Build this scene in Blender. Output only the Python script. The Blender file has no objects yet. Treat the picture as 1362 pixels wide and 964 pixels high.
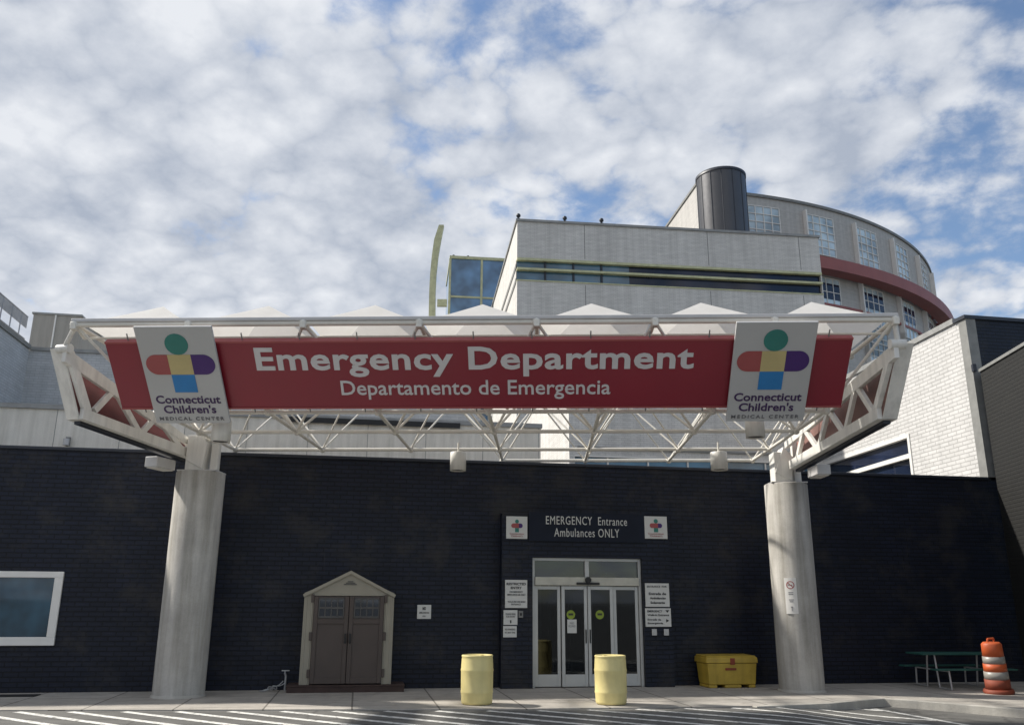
import bpy, math, random
from mathutils import Vector, Matrix
random.seed(7)
R = math.radians
scene = bpy.context.scene
COL = scene.collection

# ------------------------------------------------------------------ camera
FPX, PITCH, ROLL, CH = 1136.0, R(15.64), R(0.3), 1.85
CAMR = Matrix.Rotation(math.pi/2 + PITCH, 3, 'X') @ Matrix.Rotation(ROLL, 3, 'Z')
CPOS = Vector((0, 0, CH))
cam_d = bpy.data.cameras.new('camera'); cam = bpy.data.objects.new('camera', cam_d); COL.objects.link(cam)
cam.matrix_world = Matrix.Translation(CPOS) @ CAMR.to_4x4()
cam_d.sensor_fit = 'HORIZONTAL'; cam_d.sensor_width = 36; cam_d.lens = FPX/1362*36
cam_d.clip_start = 0.1; cam_d.clip_end = 6000
scene.camera = cam

# measuring helpers: where the line of sight through a photo point meets a known plane
def ray(px, py): return CAMR @ Vector((px-681, 482-py, -FPX))
def onz(px, py, z):
    d = ray(px, py); return CPOS + d*((z-CH)/d.z)
def onY(px, py, Y):
    d = ray(px, py); return CPOS + d*(Y/d.y)
def onplane(px, py, P, n):
    d = ray(px, py); return CPOS + d*((P-CPOS).dot(n)/d.dot(n))
def onv(px, py, P, ang): return onplane(px, py, P, Vector((-math.sin(ang), math.cos(ang), 0)))
def frame(P, ang): return Matrix.Translation(P) @ Matrix.Rotation(ang, 4, 'Z')
def infr(M, px, py, v=0.0):
    """photo point on the plane y=v of frame M, as local (x,z)"""
    P = M @ Vector((0, v, 0)); n = (M.to_3x3() @ Vector((0, 1, 0)))
    q = M.inverted() @ onplane(px, py, P, n); return q.x, q.z

# ------------------------------------------------------------------ materials
def newmat(name):
    m = bpy.data.materials.new(name); m.use_nodes = True
    return m, m.node_tree.nodes, m.node_tree.links, m.node_tree.nodes['Principled BSDF']
def ramp(N, stops):
    r = N.new('ShaderNodeValToRGB'); e = r.color_ramp.elements
    while len(e) < len(stops): e.new(0.5)
    for k, (p, c) in enumerate(stops):
        e[k].position = p; e[k].color = (c[0], c[1], c[2], 1)
    return r
def mixc(N, L, a, b, fac, mode='MIX'):
    m = N.new('ShaderNodeMix'); m.data_type = 'RGBA'; m.blend_type = mode
    for sock, v in ((m.inputs[0], fac), (m.inputs[6], a), (m.inputs[7], b)):
        if hasattr(v, 'links') or hasattr(v, 'is_linked'): L.new(v, sock)
        elif isinstance(v, (int, float)): sock.default_value = v
        else: sock.default_value = (v[0], v[1], v[2], 1)
    return m.outputs[2]
def sc(c, k): return tuple(min(1, x*k) for x in c)
def noise(N, L, vec, scale, detail=5, rough=.6, mapscale=None):
    if mapscale:
        mp = N.new('ShaderNodeMapping'); mp.inputs['Scale'].default_value = mapscale; L.new(vec, mp.inputs[0]); vec = mp.outputs[0]
    n = N.new('ShaderNodeTexNoise'); n.inputs['Scale'].default_value = scale; n.inputs['Detail'].default_value = detail
    n.inputs['Roughness'].default_value = rough; L.new(vec, n.inputs['Vector']); return n.outputs[0]
def plain(name, c, rough=.6, metal=0, var=.18, nscale=3, bump=.0, bscale=60, spec=.5, streak=0):
    m, N, L, B = newmat(name); tc = N.new('ShaderNodeTexCoord'); v = tc.outputs['Object']
    n = noise(N, L, v, nscale, 6)
    r = ramp(N, [(.3, sc(c, 1-var)), (.7, sc(c, 1+var))]); L.new(n, r.inputs[0]); out = r.outputs[0]
    if streak:
        s = noise(N, L, v, 4, 4, .6, (1.6, 1.6, .12)); r2 = ramp(N, [(.42, (1, 1, 1)), (.75, (1-streak,)*3)]); L.new(s, r2.inputs[0])
        out = mixc(N, L, out, r2.outputs[0], 1.0, 'MULTIPLY')
    L.new(out, B.inputs['Base Color'])
    B.inputs['Roughness'].default_value = rough; B.inputs['Metallic'].default_value = metal; B.inputs['Specular IOR Level'].default_value = spec
    rn = noise(N, L, v, nscale*4, 3); mr = N.new('ShaderNodeMapRange'); mr.inputs[3].default_value = max(0, rough-.08); mr.inputs[4].default_value = min(1, rough+.1)
    L.new(rn, mr.inputs[0]); L.new(mr.outputs[0], B.inputs['Roughness'])
    if bump:
        b = N.new('ShaderNodeBump'); b.inputs['Strength'].default_value = bump; b.inputs['Distance'].default_value = .01
        bn = noise(N, L, v, bscale, 4); L.new(bn, b.inputs['Height']); L.new(b.outputs[0], B.inputs['Normal'])
    return m
def brick(name, c1, c2, mortar, bw=.3, rh=.1, mw=.012, rough=.75, stain=.15, bump=.5, spec=.5, patch=.12, drip=.12, worn=None):
    m, N, L, B = newmat(name); uv = N.new('ShaderNodeUVMap'); v = uv.outputs[0]
    t = N.new('ShaderNodeTexBrick'); t.inputs['Scale'].default_value = 1; t.inputs['Brick Width'].default_value = bw
    t.inputs['Row Height'].default_value = rh; t.inputs['Mortar Size'].default_value = mw; t.inputs['Mortar Smooth'].default_value = .3
    t.inputs['Color1'].default_value = (*c1, 1); t.inputs['Color2'].default_value = (*c2, 1); t.inputs['Mortar'].default_value = (*mortar, 1)
    L.new(v, t.inputs['Vector'])
    s = noise(N, L, v, .5, 6, .65, (1, .35, 1)); r = ramp(N, [(.3, (1-stain,)*3), (.7, (1+stain*.5 if 1+stain*.5 < 1 else 1,)*3)]); L.new(s, r.inputs[0])
    out = mixc(N, L, t.outputs[0], r.outputs[0], 1.0, 'MULTIPLY')
    s2 = noise(N, L, v, 2.2, 3, .5, (.5, 3, 1)); r2 = ramp(N, [(.35, (1-patch,)*3), (.65, (1, 1, 1))]); L.new(s2, r2.inputs[0])
    out = mixc(N, L, out, r2.outputs[0], 1.0, 'MULTIPLY')
    s3 = noise(N, L, v, 1.0, 6, .6, (3.2, .10, 1)); r3 = ramp(N, [(.42, (1, 1, 1)), (.72, (1-drip,)*3)]); L.new(s3, r3.inputs[0])
    out = mixc(N, L, out, r3.outputs[0], 1.0, 'MULTIPLY')
    if worn:
        s4 = noise(N, L, v, .8, 7, .7); r4 = ramp(N, [(.5, (0, 0, 0)), (.72, (1, 1, 1))]); L.new(s4, r4.inputs[0]); out = mixc(N, L, out, worn, r4.outputs[0])
        s5 = noise(N, L, v, 1.0, 5, .7, (5, .25, 1)); r5 = ramp(N, [(.66, (0, 0, 0)), (.80, (.35, .35, .35))]); L.new(s5, r5.inputs[0]); out = mixc(N, L, out, (.09, .09, .09), r5.outputs[0])
    L.new(out, B.inputs['Base Color']); B.inputs['Roughness'].default_value = rough; B.inputs['Specular IOR Level'].default_value = spec
    b = N.new('ShaderNodeBump'); b.inputs['Strength'].default_value = bump; b.inputs['Distance'].default_value = .008; b.invert = True
    L.new(t.outputs['Fac'], b.inputs['Height']); L.new(b.outputs[0], B.inputs['Normal'])
    return m
def glass(name, c=(.01, .015, .02), rough=.03, wob=.02, spec=.6, scale=.6):
    m, N, L, B = newmat(name); tc = N.new('ShaderNodeTexCoord')
    n = noise(N, L, tc.outputs['Object'], scale, 2); r = ramp(N, [(.35, sc(c, .6)), (.65, sc(c, 1.35))]); L.new(n, r.inputs[0]); L.new(r.outputs[0], B.inputs['Base Color'])
    B.inputs['Roughness'].default_value = rough; B.inputs['Specular IOR Level'].default_value = spec
    b = N.new('ShaderNodeBump'); b.inputs['Strength'].default_value = wob; b.inputs['Distance'].default_value = .05
    bn = noise(N, L, tc.outputs['Object'], .9, 1); L.new(bn, b.inputs['Height']); L.new(b.outputs[0], B.inputs['Normal'])
    return m
def concrete(name, c, streak=.4, var=.14, bump=.3):
    m, N, L, B = newmat(name); tc = N.new('ShaderNodeTexCoord'); v = tc.outputs['Object']
    n1 = noise(N, L, v, .9, 8, .65); r1 = ramp(N, [(.3, sc(c, 1-var)), (.7, sc(c, 1+var))]); L.new(n1, r1.inputs[0])
    n2 = noise(N, L, v, 2.2, 5, .6, (2.2, 2.2, .16)); r2 = ramp(N, [(.4, (1, 1, 1)), (.78, (1-streak, 1-streak*1.02, 1-streak*1.1))]); L.new(n2, r2.inputs[0])
    o = mixc(N, L, r1.outputs[0], r2.outputs[0], 1.0, 'MULTIPLY')
    n3 = noise(N, L, v, 40, 4); r3 = ramp(N, [(.3, (.9,)*3), (.6, (1,)*3)]); L.new(n3, r3.inputs[0]); o = mixc(N, L, o, r3.outputs[0], 1.0, 'MULTIPLY')
    L.new(o, B.inputs['Base Color']); B.inputs['Roughness'].default_value = .85
    b = N.new('ShaderNodeBump'); b.inputs['Strength'].default_value = bump; b.inputs['Distance'].default_value = .01
    L.new(noise(N, L, v, 25, 6), b.inputs['Height']); L.new(b.outputs[0], B.inputs['Normal'])
    return m

M = {}
M['dark_brick'] = brick('dark_brick', (.009, .014, .031), (.013, .018, .038), (.004, .006, .013), mw=.016, stain=.35, rough=.5, bump=.8, patch=.3, spec=.3, worn=(.032, .030, .029))
M['dark_brick_b'] = brick('dark_brick_brown', (.010, .0098, .0085), (.013, .0125, .0105), (.006, .006, .0055), mw=.016, stain=.3, rough=.7, bump=.8)
M['white_brick'] = brick('white_brick', (.70, .68, .645), (.76, .74, .70), (.60, .585, .555), rh=.08, bw=.24, mw=.012, stain=.16, patch=.12, drip=.18)
M['sun_brick'] = brick('white_painted_brick', (.58, .57, .555), (.64, .63, .615), (.42, .41, .395), bw=.42, rh=.115, mw=.014, stain=.10, patch=.08, bump=1.0)
M['grey_brick'] = brick('grey_brick', (.58, .59, .60), (.64, .65, .66), (.50, .51, .52), bw=.24, rh=.075, mw=.010, stain=.2)
M['round_wall'] = brick('pale_panel_wall', (.52, .505, .48), (.56, .54, .51), (.47, .455, .43), bw=.3, rh=.1, mw=.01, stain=.15)
M['concrete'] = concrete('column_concrete', (.46, .44, .405), .5, .22)
M['fascia'] = concrete('fascia_concrete', (.80, .755, .67), .28, .1)
M['coping'] = plain('coping_metal', (.28, .28, .27), .5, .2)
M['coping_dark'] = plain('dark_coping', (.02, .024, .035), .45)
M['grey_trim'] = plain('grey_trim', (.20, .20, .19), .6)
M['penthouse'] = plain('penthouse_metal', (.33, .31, .275), .6, .1, .08, 1, streak=.2)
M['glass_dark'] = glass('dark_window_glass', (.012, .02, .032), spec=.8)
M['glass_blue'] = glass('blue_window_glass', (.05, .13, .20), spec=1.0)
M['glass_tower'] = glass('tower_glass', (.10, .21, .36), rough=.08, spec=.8)
M['glass_navy'] = glass('navy_window_glass', (.012, .018, .04), spec=.5)
M['glass_left'] = glass('left_window_glass', (.022, .065, .10), spec=.8, scale=1.5)
M['glass_pale'] = glass('pale_window_glass', (.46, .56, .61), rough=.12, spec=.8)
M['yellow_frame'] = plain('yellow_green_frame', (.50, .50, .30), .5)
M['white_metal'] = plain('white_painted_steel', (.75, .73, .68), .45, 0, .07, 2, streak=.22)
M['tube'] = plain('cream_tube_steel', (.71, .68, .61), .45, 0, .08, 3)
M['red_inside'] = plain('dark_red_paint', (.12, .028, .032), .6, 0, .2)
M['mid_red'] = plain('mid_red_paint', (.24, .13, .11), .6, 0, .3, 1.2)  # paler, duller red for the right truss lining
M['gutter'] = plain('grey_gutter_metal', (.52, .51, .50), .45, .1, .08)
M['alu'] = plain('brushed_aluminium', (.50, .50, .48), .4, .35, .06)
M['header'] = plain('cream_header', (.50, .49, .42), .5)
M['frame_white'] = plain('white_window_frame', (.72, .70, .66), .5, 0, .05)
M['sign_red'] = plain('red_sign_face', (.225, .009, .024), .38, 0, .07, .6, spec=.6)
M['sign_white'] = plain('sign_white_face', (.46, .46, .455), .45, 0, .04, .8)
M['letter'] = plain('pale_lettering', (.60, .58, .58), .5, 0, .04)
M['ink_purple'] = plain('purple_ink', (.045, .016, .085), .5)
M['ink_grey'] = plain('grey_ink', (.12, .12, .13), .5)
M['ink_black'] = plain('black_ink', (.02, .02, .02), .5)
M['em_green'] = plain('teal_vinyl', (.03, .19, .16), .5, 0, .06)
M['em_red'] = plain('coral_vinyl', (.34, .075, .075), .5, 0, .06)
M['em_yellow'] = plain('straw_vinyl', (.52, .43, .20), .5, 0, .06)
M['em_purple'] = plain('violet_vinyl', (.055, .015, .14), .5, 0, .06)
M['em_blue'] = plain('blue_vinyl', (.02, .19, .47), .5, 0, .06)
M['navy_board'] = plain('navy_sign_board', (.008, .012, .024), .6, spec=.25)
M['notice'] = plain('white_notice', (.60, .60, .57), .5, 0, .04)
M['barrel'] = plain('cream_yellow_plastic', (.74, .63, .28), .45, 0, .10, 2.5, bump=.12, bscale=14, streak=.12)
M['bin'] = plain('yellow_bin_plastic', (.48, .33, .045), .5, 0, .16, 3, bump=.1, streak=.2)
M['orange'] = plain('orange_plastic', (.50, .095, .025), .5, 0, .15, 4)
M['base_rubber'] = plain('dark_orange_rubber', (.22, .045, .02), .7, 0, .2, 4)
M['band'] = plain('reflective_white_band', (.27, .255, .23), .4, 0, .15, 5)
M['table_green'] = plain('green_slat_paint', (.015, .085, .07), .5)
M['pipe'] = plain('galvanised_pipe', (.42, .42, .42), .45, .25)
M['shed_wall'] = plain('tan_resin_panel', (.31, .285, .225), .6, 0, .08, 2, bump=.1)
M['shed_door'] = plain('brown_resin_door', (.075, .057, .048), .6, 0, .10, 2, bump=.15, bscale=30)
M['shed_frame'] = plain('taupe_window_grid', (.075, .072, .068), .6)
M['wood_red'] = plain('red_brown_timber', (.05, .030, .025), .8, 0, .25, 5, bump=.3)
M['cladding'] = plain('dark_metal_cladding', (.085, .085, .09), .38, .55, .07, 1)
M['red_ring'] = plain('brick_red_metal', (.30, .095, .085), .55, 0, .10, 1)
M['black'] = plain('black_rubber', (.015, .015, .015), .6)
M['lime'] = plain('lime_sticker', (.25, .33, .03), .5)
M['kerb'] = concrete('kerb_stone', (.42, .40, .36), .2, .2, .8)
M['interior'] = plain('vestibule_wall', (.10, .10, .095), .7)
M['rail'] = plain('grey_railing', (.35, .35, .36), .5, .3)
M['roofing'] = plain('flat_roof_membrane', (.22, .22, .21), .9)

# roof fabric: white, lets some light through
m, N, L, B = newmat('roof_fabric'); tc = N.new('ShaderNodeTexCoord')
n = noise(N, L, tc.outputs['Object'], 1.2, 6); r = ramp(N, [(.3, (.66, .645, .61)), (.7, (.78, .77, .74))]); L.new(n, r.inputs[0])
L.new(r.outputs[0], B.inputs['Base Color']); B.inputs['Roughness'].default_value = .7
tr = N.new('ShaderNodeBsdfTranslucent'); L.new(r.outputs[0], tr.inputs[0]); mx = N.new('ShaderNodeMixShader'); mx.inputs[0].default_value = .35
L.new(B.outputs[0], mx.inputs[1]); L.new(tr.outputs[0], mx.inputs[2]); L.new(mx.outputs[0], N['Material Output'].inputs[0]); M['fabric'] = m

# see-through door glass
m, N, L, B = newmat('door_glass'); gl = N.new('ShaderNodeBsdfGlossy'); gl.inputs['Roughness'].default_value = .03; gl.inputs['Color'].default_value = (.9, .95, 1, 1)
tp = N.new('ShaderNodeBsdfTransparent'); tp.inputs[0].default_value = (.30, .33, .34, 1); fr = N.new('ShaderNodeFresnel'); fr.inputs[0].default_value = 1.5
mx = N.new('ShaderNodeMixShader'); L.new(fr.outputs[0], mx.inputs[0]); L.new(tp.outputs[0], mx.inputs[1]); L.new(gl.outputs[0], mx.inputs[2]); L.new(mx.outputs[0], N['Material Output'].inputs[0]); M['door_glass'] = m

# asphalt
m, N, L, B = newmat('asphalt'); tc = N.new('ShaderNodeTexCoord'); v = tc.outputs['Object']
n1 = noise(N, L, v, .35, 7); r1 = ramp(N, [(.3, (.115, .112, .105)), (.7, (.19, .185, .17))]); L.new(n1, r1.inputs[0])
n2 = noise(N, L, v, 60, 3); r2 = ramp(N, [(.3, (.65,)*3), (.7, (1,)*3)]); L.new(n2, r2.inputs[0])
vo = N.new('ShaderNodeTexVoronoi'); vo.feature = 'DISTANCE_TO_EDGE'; vo.inputs['Scale'].default_value = .45
wob = noise(N, L, v, 1.2, 4); vm = N.new('ShaderNodeVectorMath'); vm.operation = 'ADD'; L.new(v, vm.inputs[0]); L.new(wob, vm.inputs[1]); L.new(vm.outputs[0], vo.inputs['Vector'])
r3 = ramp(N, [(0, (.45,)*3), (.02, (1,)*3)]); L.new(vo.outputs[0], r3.inputs[0])
o = mixc(N, L, r1.outputs[0], r2.outputs[0], 1.0, 'MULTIPLY'); o = mixc(N, L, o, r3.outputs[0], .7, 'MULTIPLY')
n6 = noise(N, L, v, 1.4, 5, .6); r6 = ramp(N, [(.60, (1,)*3), (.68, (.45,)*3)]); L.new(n6, r6.inputs[0]); o = mixc(N, L, o, r6.outputs[0], .8, 'MULTIPLY')
n7 = noise(N, L, v, 1.0, 3, .5, (.15, 2.2, 1)); r7 = ramp(N, [(.5, (1,)*3), (.62, (.75,)*3)]); L.new(n7, r7.inputs[0]); o = mixc(N, L, o, r7.outputs[0], .8, 'MULTIPLY'); L.new(o, B.inputs['Base Color']); B.inputs['Roughness'].default_value = .85
b = N.new('ShaderNodeBump'); b.inputs['Strength'].default_value = .6; b.inputs['Distance'].default_value = .01; L.new(n2, b.inputs['Height']); L.new(b.outputs[0], B.inputs['Normal']); M['asphalt'] = m
# worn road paint
m, N, L, B = newmat('road_paint'); tc = N.new('ShaderNodeTexCoord'); v = tc.outputs['Object']
n1 = noise(N, L, v, 9, 6, .7); r1 = ramp(N, [(.36, (.22, .215, .2)), (.50, (.72, .71, .67))]); L.new(n1, r1.inputs[0]); L.new(r1.outputs[0], B.inputs['Base Color']); B.inputs['Roughness'].default_value = .7; M['paint'] = m
# pavement slabs
m, N, L, B = newmat('pavement_concrete'); tc = N.new('ShaderNodeTexCoord'); v = tc.outputs['Object']
n1 = noise(N, L, v, .7, 7, .65); r1 = ramp(N, [(.3, (.37, .345, .31)), (.7, (.52, .485, .43))]); L.new(n1, r1.inputs[0])
mp = N.new('ShaderNodeMapping'); mp.inputs['Rotation'].default_value = (0, 0, -R(9.8)); L.new(v, mp.inputs[0])
bt = N.new('ShaderNodeTexBrick'); bt.offset = 0; bt.inputs['Scale'].default_value = 1; bt.inputs['Brick Width'].default_value = 1.55; bt.inputs['Row Height'].default_value = 1.9; bt.inputs['Mortar Size'].default_value = .018
bt.inputs['Color1'].default_value = (1, 1, 1, 1); bt.inputs['Color2'].default_value = (.90, .89, .88, 1); bt.inputs['Mortar'].default_value = (.38, .37, .36, 1); L.new(mp.outputs[0], bt.inputs['Vector'])
n3 = noise(N, L, v, 3.5, 5, .7); r3 = ramp(N, [(.3, (.80,)*3), (.55, (1,)*3)]); L.new(n3, r3.inputs[0])
n4 = noise(N, L, v, 55, 3); r4 = ramp(N, [(.3, (.85,)*3), (.6, (1,)*3)]); L.new(n4, r4.inputs[0])
o = mixc(N, L, r1.outputs[0], bt.outputs[0], 1.0, 'MULTIPLY'); o = mixc(N, L, o, r3.outputs[0], 1.0, 'MULTIPLY'); o = mixc(N, L, o, r4.outputs[0], 1.0, 'MULTIPLY')
n5 = noise(N, L, v, 1.9, 6, .7); r5 = ramp(N, [(.58, (1,)*3), (.70, (.55, .53, .50))]); L.new(n5, r5.inputs[0]); o = mixc(N, L, o, r5.outputs[0], .8, 'MULTIPLY')
L.new(o, B.inputs['Base Color']); B.inputs['Roughness'].default_value = .85
b = N.new('ShaderNodeBump'); b.inputs['Strength'].default_value = .4; b.inputs['Distance'].default_value = .008; L.new(n4, b.inputs['Height']); L.new(b.outputs[0], B.inputs['Normal']); M['pavement'] = m

# ------------------------------------------------------------------ mesh builder
class MB:
    def __init__(s): s.v = []; s.f = []; s.smooth = set()
    def add(s, vs, fs, smooth=False):
        o = len(s.v); s.v += [Vector(p) for p in vs]
        for f in fs:
            if smooth: s.smooth.add(len(s.f))
            s.f.append([o+i for i in f])
        return s
    def box(s, x0, x1, y0, y1, z0, z1):
        return s.add([(x0,y0,z0),(x1,y0,z0),(x1,y1,z0),(x0,y1,z0),(x0,y0,z1),(x1,y0,z1),(x1,y1,z1),(x0,y1,z1)],
            [(0,3,2,1),(4,5,6,7),(0,1,5,4),(1,2,6,5),(2,3,7,6),(3,0,4,7)])
    def prism(s, poly, ext):
        """closed polygon (3D points, in one plane) thickened along the vector ext"""
        e = Vector(ext); n = len(poly); P = [Vector(p) for p in poly]
        nrm = Vector((0,0,0))
        for i in range(n): nrm += P[i].cross(P[(i+1) % n])
        if nrm.dot(e) > 0: P.reverse()
        return s.add(P + [p+e for p in P], [list(range(n)), [n+i for i in reversed(range(n))]] +
                     [[(i+1) % n, i, n+i, n+(i+1) % n] for i in range(n)])
    def foot(s, poly, z0, z1):
        return s.prism([(p[0], p[1], z0) for p in poly], (0, 0, z1-z0))
    def tube(s, a, b, r, n=10, r2=None, caps=True):
        a = Vector(a); b = Vector(b); d = (b-a).normalized(); r2 = r if r2 is None else r2
        u = d.orthogonal().normalized(); w = d.cross(u)
        vs = [a+(u*math.cos(2*math.pi*k/n)+w*math.sin(2*math.pi*k/n))*r for k in range(n)] + [b+(u*math.cos(2*math.pi*k/n)+w*math.sin(2*math.pi*k/n))*r2 for k in range(n)]
        s.add(vs, [(k, (k+1) % n, n+(k+1) % n, n+k) for k in range(n)], True)
        if caps: s.add(vs[:n], [list(reversed(range(n)))]); s.add(vs[n:], [list(range(n))])
        return s
    def path(s, pts, r, n=8):
        for a, b in zip(pts, pts[1:]): s.tube(a, b, r, n)
        return s
    def bar(s, a, b, w, t, side):
        """rectangular bar a->b; w wide across in the plane whose normal is side, t thick along side"""
        a = Vector(a); b = Vector(b); d = (b-a).normalized(); sd = Vector(side).normalized(); c = d.cross(sd).normalized()
        return s.prism([a+c*w/2-sd*t/2, b+c*w/2-sd*t/2, b-c*w/2-sd*t/2, a-c*w/2-sd*t/2], sd*t)
    def lathe(s, prof, n=32, cx=0, cy=0):
        vs = [(cx+r*math.cos(2*math.pi*k/n), cy+r*math.sin(2*math.pi*k/n), z) for r, z in prof for k in range(n)]
        fs = [(j*n+k, j*n+(k+1) % n, (j+1)*n+(k+1) % n, (j+1)*n+k) for j in range(len(prof)-1) for k in range(n)]
        return s.add(vs, fs, True)
    def ball(s, c, r, n=8):
        prof = [(max(1e-4, r*math.sin(math.pi*i/6)), c[2]-r*math.cos(math.pi*i/6)) for i in range(7)]
        return s.lathe(prof, n, c[0], c[1])
    def build(s, name, mat, parent=None, world=False, bevel=0, loc=None, rz=0):
        base = XF.get(parent.name) if parent else None
        if world and base is not None:
            inv = base.inverted(); vs = [inv @ p for p in s.v]
        elif world and loc is not None:
            inv = (Matrix.Translation(loc) @ Matrix.Rotation(rz, 4, 'Z')).inverted(); vs = [inv @ p for p in s.v]
        else: vs = s.v
        me = bpy.data.meshes.new(name); me.from_pydata([tuple(p) for p in vs], [], s.f); me.update()
        me.polygons.foreach_set('use_smooth', [i in s.smooth for i in range(len(me.polygons))])
        uv = me.uv_layers.new(name='UVMap')
        for p in me.polygons:
            n = p.normal
            if abs(n.z) > .8:
                for li in p.loop_indices: c = me.vertices[me.loops[li].vertex_index].co; uv.data[li].uv = (c.x, c.y)
            else:
                t = Vector((0, 0, 1)).cross(n).normalized()
                for li in p.loop_indices: c = me.vertices[me.loops[li].vertex_index].co; uv.data[li].uv = (c.dot(t), c.z)
        me.materials.append(M[mat] if isinstance(mat, str) else mat)
        o = bpy.data.objects.new(name, me); COL.objects.link(o)
        if parent:
            o.parent = parent; XF[o.name] = (base if base is not None else Matrix())
        elif loc is not None:
            o.location = loc; o.rotation_euler = (0, 0, rz); XF[o.name] = Matrix.Translation(loc) @ Matrix.Rotation(rz, 4, 'Z')
        else: XF[o.name] = Matrix()
        if bevel:
            b = o.modifiers.new('bevel', 'BEVEL'); b.width = bevel; b.segments = 2; b.limit_method = 'ANGLE'; b.angle_limit = R(40)
        return o
XF = {}
def tag(o, label=None, cat=None, group=None, kind=None):
    if label: o['label'] = label
    if cat: o['category'] = cat
    if group: o['group'] = group
    if kind: o['kind'] = kind
    return o
def thing(name, label, cat, loc=(0,0,0), rz=0, group=None, rot=None):
    o = bpy.data.objects.new(name, None); o.empty_display_size = .2; COL.objects.link(o)
    if rot is not None:
        mt = Matrix.Translation(loc) @ rot.to_4x4(); o.location = loc; o.rotation_euler = rot.to_euler(); XF[o.name] = mt
    else:
        o.location = loc; o.rotation_euler = (0, 0, rz); XF[o.name] = Matrix.Translation(loc) @ Matrix.Rotation(rz, 4, 'Z')
    return tag(o, label, cat, group)
def copy_tree(o, parent=None):
    c = o.copy(); COL.objects.link(c)
    if parent: c.parent = parent
    XF[c.name] = XF[o.name].copy()
    for ch in [x for x in bpy.data.objects if x.parent == o]: copy_tree(ch, c)
    return c
def text(name, body, x0, x1, z0, z1, y, mat, parent, bold=0.0, align='CENTER', spacing=1.0, depth=.006, line=1.0):
    """lettering fitted to the rectangle x0..x1, z0..z1 at local y"""
    cu = bpy.data.curves.new('text', 'FONT'); cu.body = body; cu.align_x = align; cu.offset = bold; cu.resolution_u = 3
    cu.space_character = spacing; cu.space_line = line
    ob = bpy.data.objects.new('text', cu); COL.objects.link(ob); bpy.context.view_layer.update()
    me = bpy.data.meshes.new_from_object(ob.evaluated_get(bpy.context.evaluated_depsgraph_get()))
    bpy.data.objects.remove(ob); bpy.data.curves.remove(cu)
    xs = [v.co.x for v in me.vertices]; ys = [v.co.y for v in me.vertices]
    ax, bx, ay, by = min(xs), max(xs), min(ys), max(ys)
    b = MB(); b.v = [Vector((x0+(v.co.x-ax)/(bx-ax)*(x1-x0), y, z0+(v.co.y-ay)/(by-ay)*(z1-z0))) for v in me.vertices]
    b.f = [list(p.vertices) for p in me.polygons]; bpy.data.meshes.remove(me)
    # give letters a small real thickness
    nv = len(b.v); edges = {}
    for f in b.f:
        for i in range(len(f)):
            e = (f[i], f[(i+1) % len(f)]); edges[e] = 1
    b.v += [v + Vector((0, depth, 0)) for v in b.v]
    for (p, q) in list(edges):
        if (q, p) not in edges: b.f.append([q, p, p+nv, q+nv])
    return b.build(name, mat, parent)

# ------------------------------------------------------------------ sun and sky
SUN_EL, SAZ = R(42.4), math.atan2(.31, -1.05)     # direction towards the sun: left and a little behind the building
sdir = Vector((math.cos(SAZ)*math.cos(SUN_EL), math.sin(SAZ)*math.cos(SUN_EL), math.sin(SUN_EL)))
sl = bpy.data.lights.new('sun', 'SUN'); sl.energy = 4.0; sl.angle = R(2.4); sl.color = (1, .95, .87)
so = bpy.data.objects.new('sun', sl); COL.objects.link(so); so.rotation_euler = sdir.to_track_quat('Z', 'Y').to_euler(); so.location = (-30, 20, 40)
w = bpy.data.worlds.new('World'); scene.world = w; w.use_nodes = True; N = w.node_tree.nodes; L = w.node_tree.links; N.clear()
wo = N.new('ShaderNodeOutputWorld'); sky = N.new('ShaderNodeTexSky'); sky.sky_type = 'NISHITA'; sky.sun_disc = False
sky.sun_elevation = SUN_EL; sky.sun_rotation = math.atan2(sdir.x, sdir.y); sky.air_density = 1.0; sky.dust_density = .6; sky.ozone_density = 2.0
bg1 = N.new('ShaderNodeBackground'); bg1.inputs[1].default_value = .10; L.new(sky.outputs[0], bg1.inputs[0])
tc = N.new('ShaderNodeTexCoord'); sep = N.new('ShaderNodeSeparateXYZ'); L.new(tc.outputs['Generated'], sep.inputs[0])
def mth(op, a, b=None, c=None):
    n = N.new('ShaderNodeMath'); n.operation = op
    for k, v in enumerate((a, b, c)):
        if v is None: continue
        if isinstance(v, (int, float)): n.inputs[k].default_value = v
        else: L.new(v, n.inputs[k])
    return n.outputs[0]
zz = mth('ADD', mth('MAXIMUM', sep.outputs[2], 0.0), .34)
cmb = N.new('ShaderNodeCombineXYZ'); L.new(mth('DIVIDE', sep.outputs[0], zz), cmb.inputs[0]); L.new(mth('DIVIDE', sep.outputs[1], zz), cmb.inputs[1])
def wn(scale, detail, rough, off, dist=0.0, st=(1, 1, 1)):
    mp = N.new('ShaderNodeMapping'); mp.inputs['Location'].default_value = off; mp.inputs['Scale'].default_value = st; mp.inputs['Rotation'].default_value = (0, 0, R(25)); L.new(cmb.outputs[0], mp.inputs[0])
    n = N.new('ShaderNodeTexNoise'); n.inputs['Scale'].default_value = scale; n.inputs['Detail'].default_value = detail; n.inputs['Roughness'].default_value = rough; n.inputs['Distortion'].default_value = dist
    L.new(mp.outputs[0], n.inputs['Vector']); return n.outputs[0]
nbig = wn(2.4, 3, .5, (3.1, 1.7, 0)); nmid = wn(8.5, 7, .66, (1.3, 5.2, 0), .15)
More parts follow.
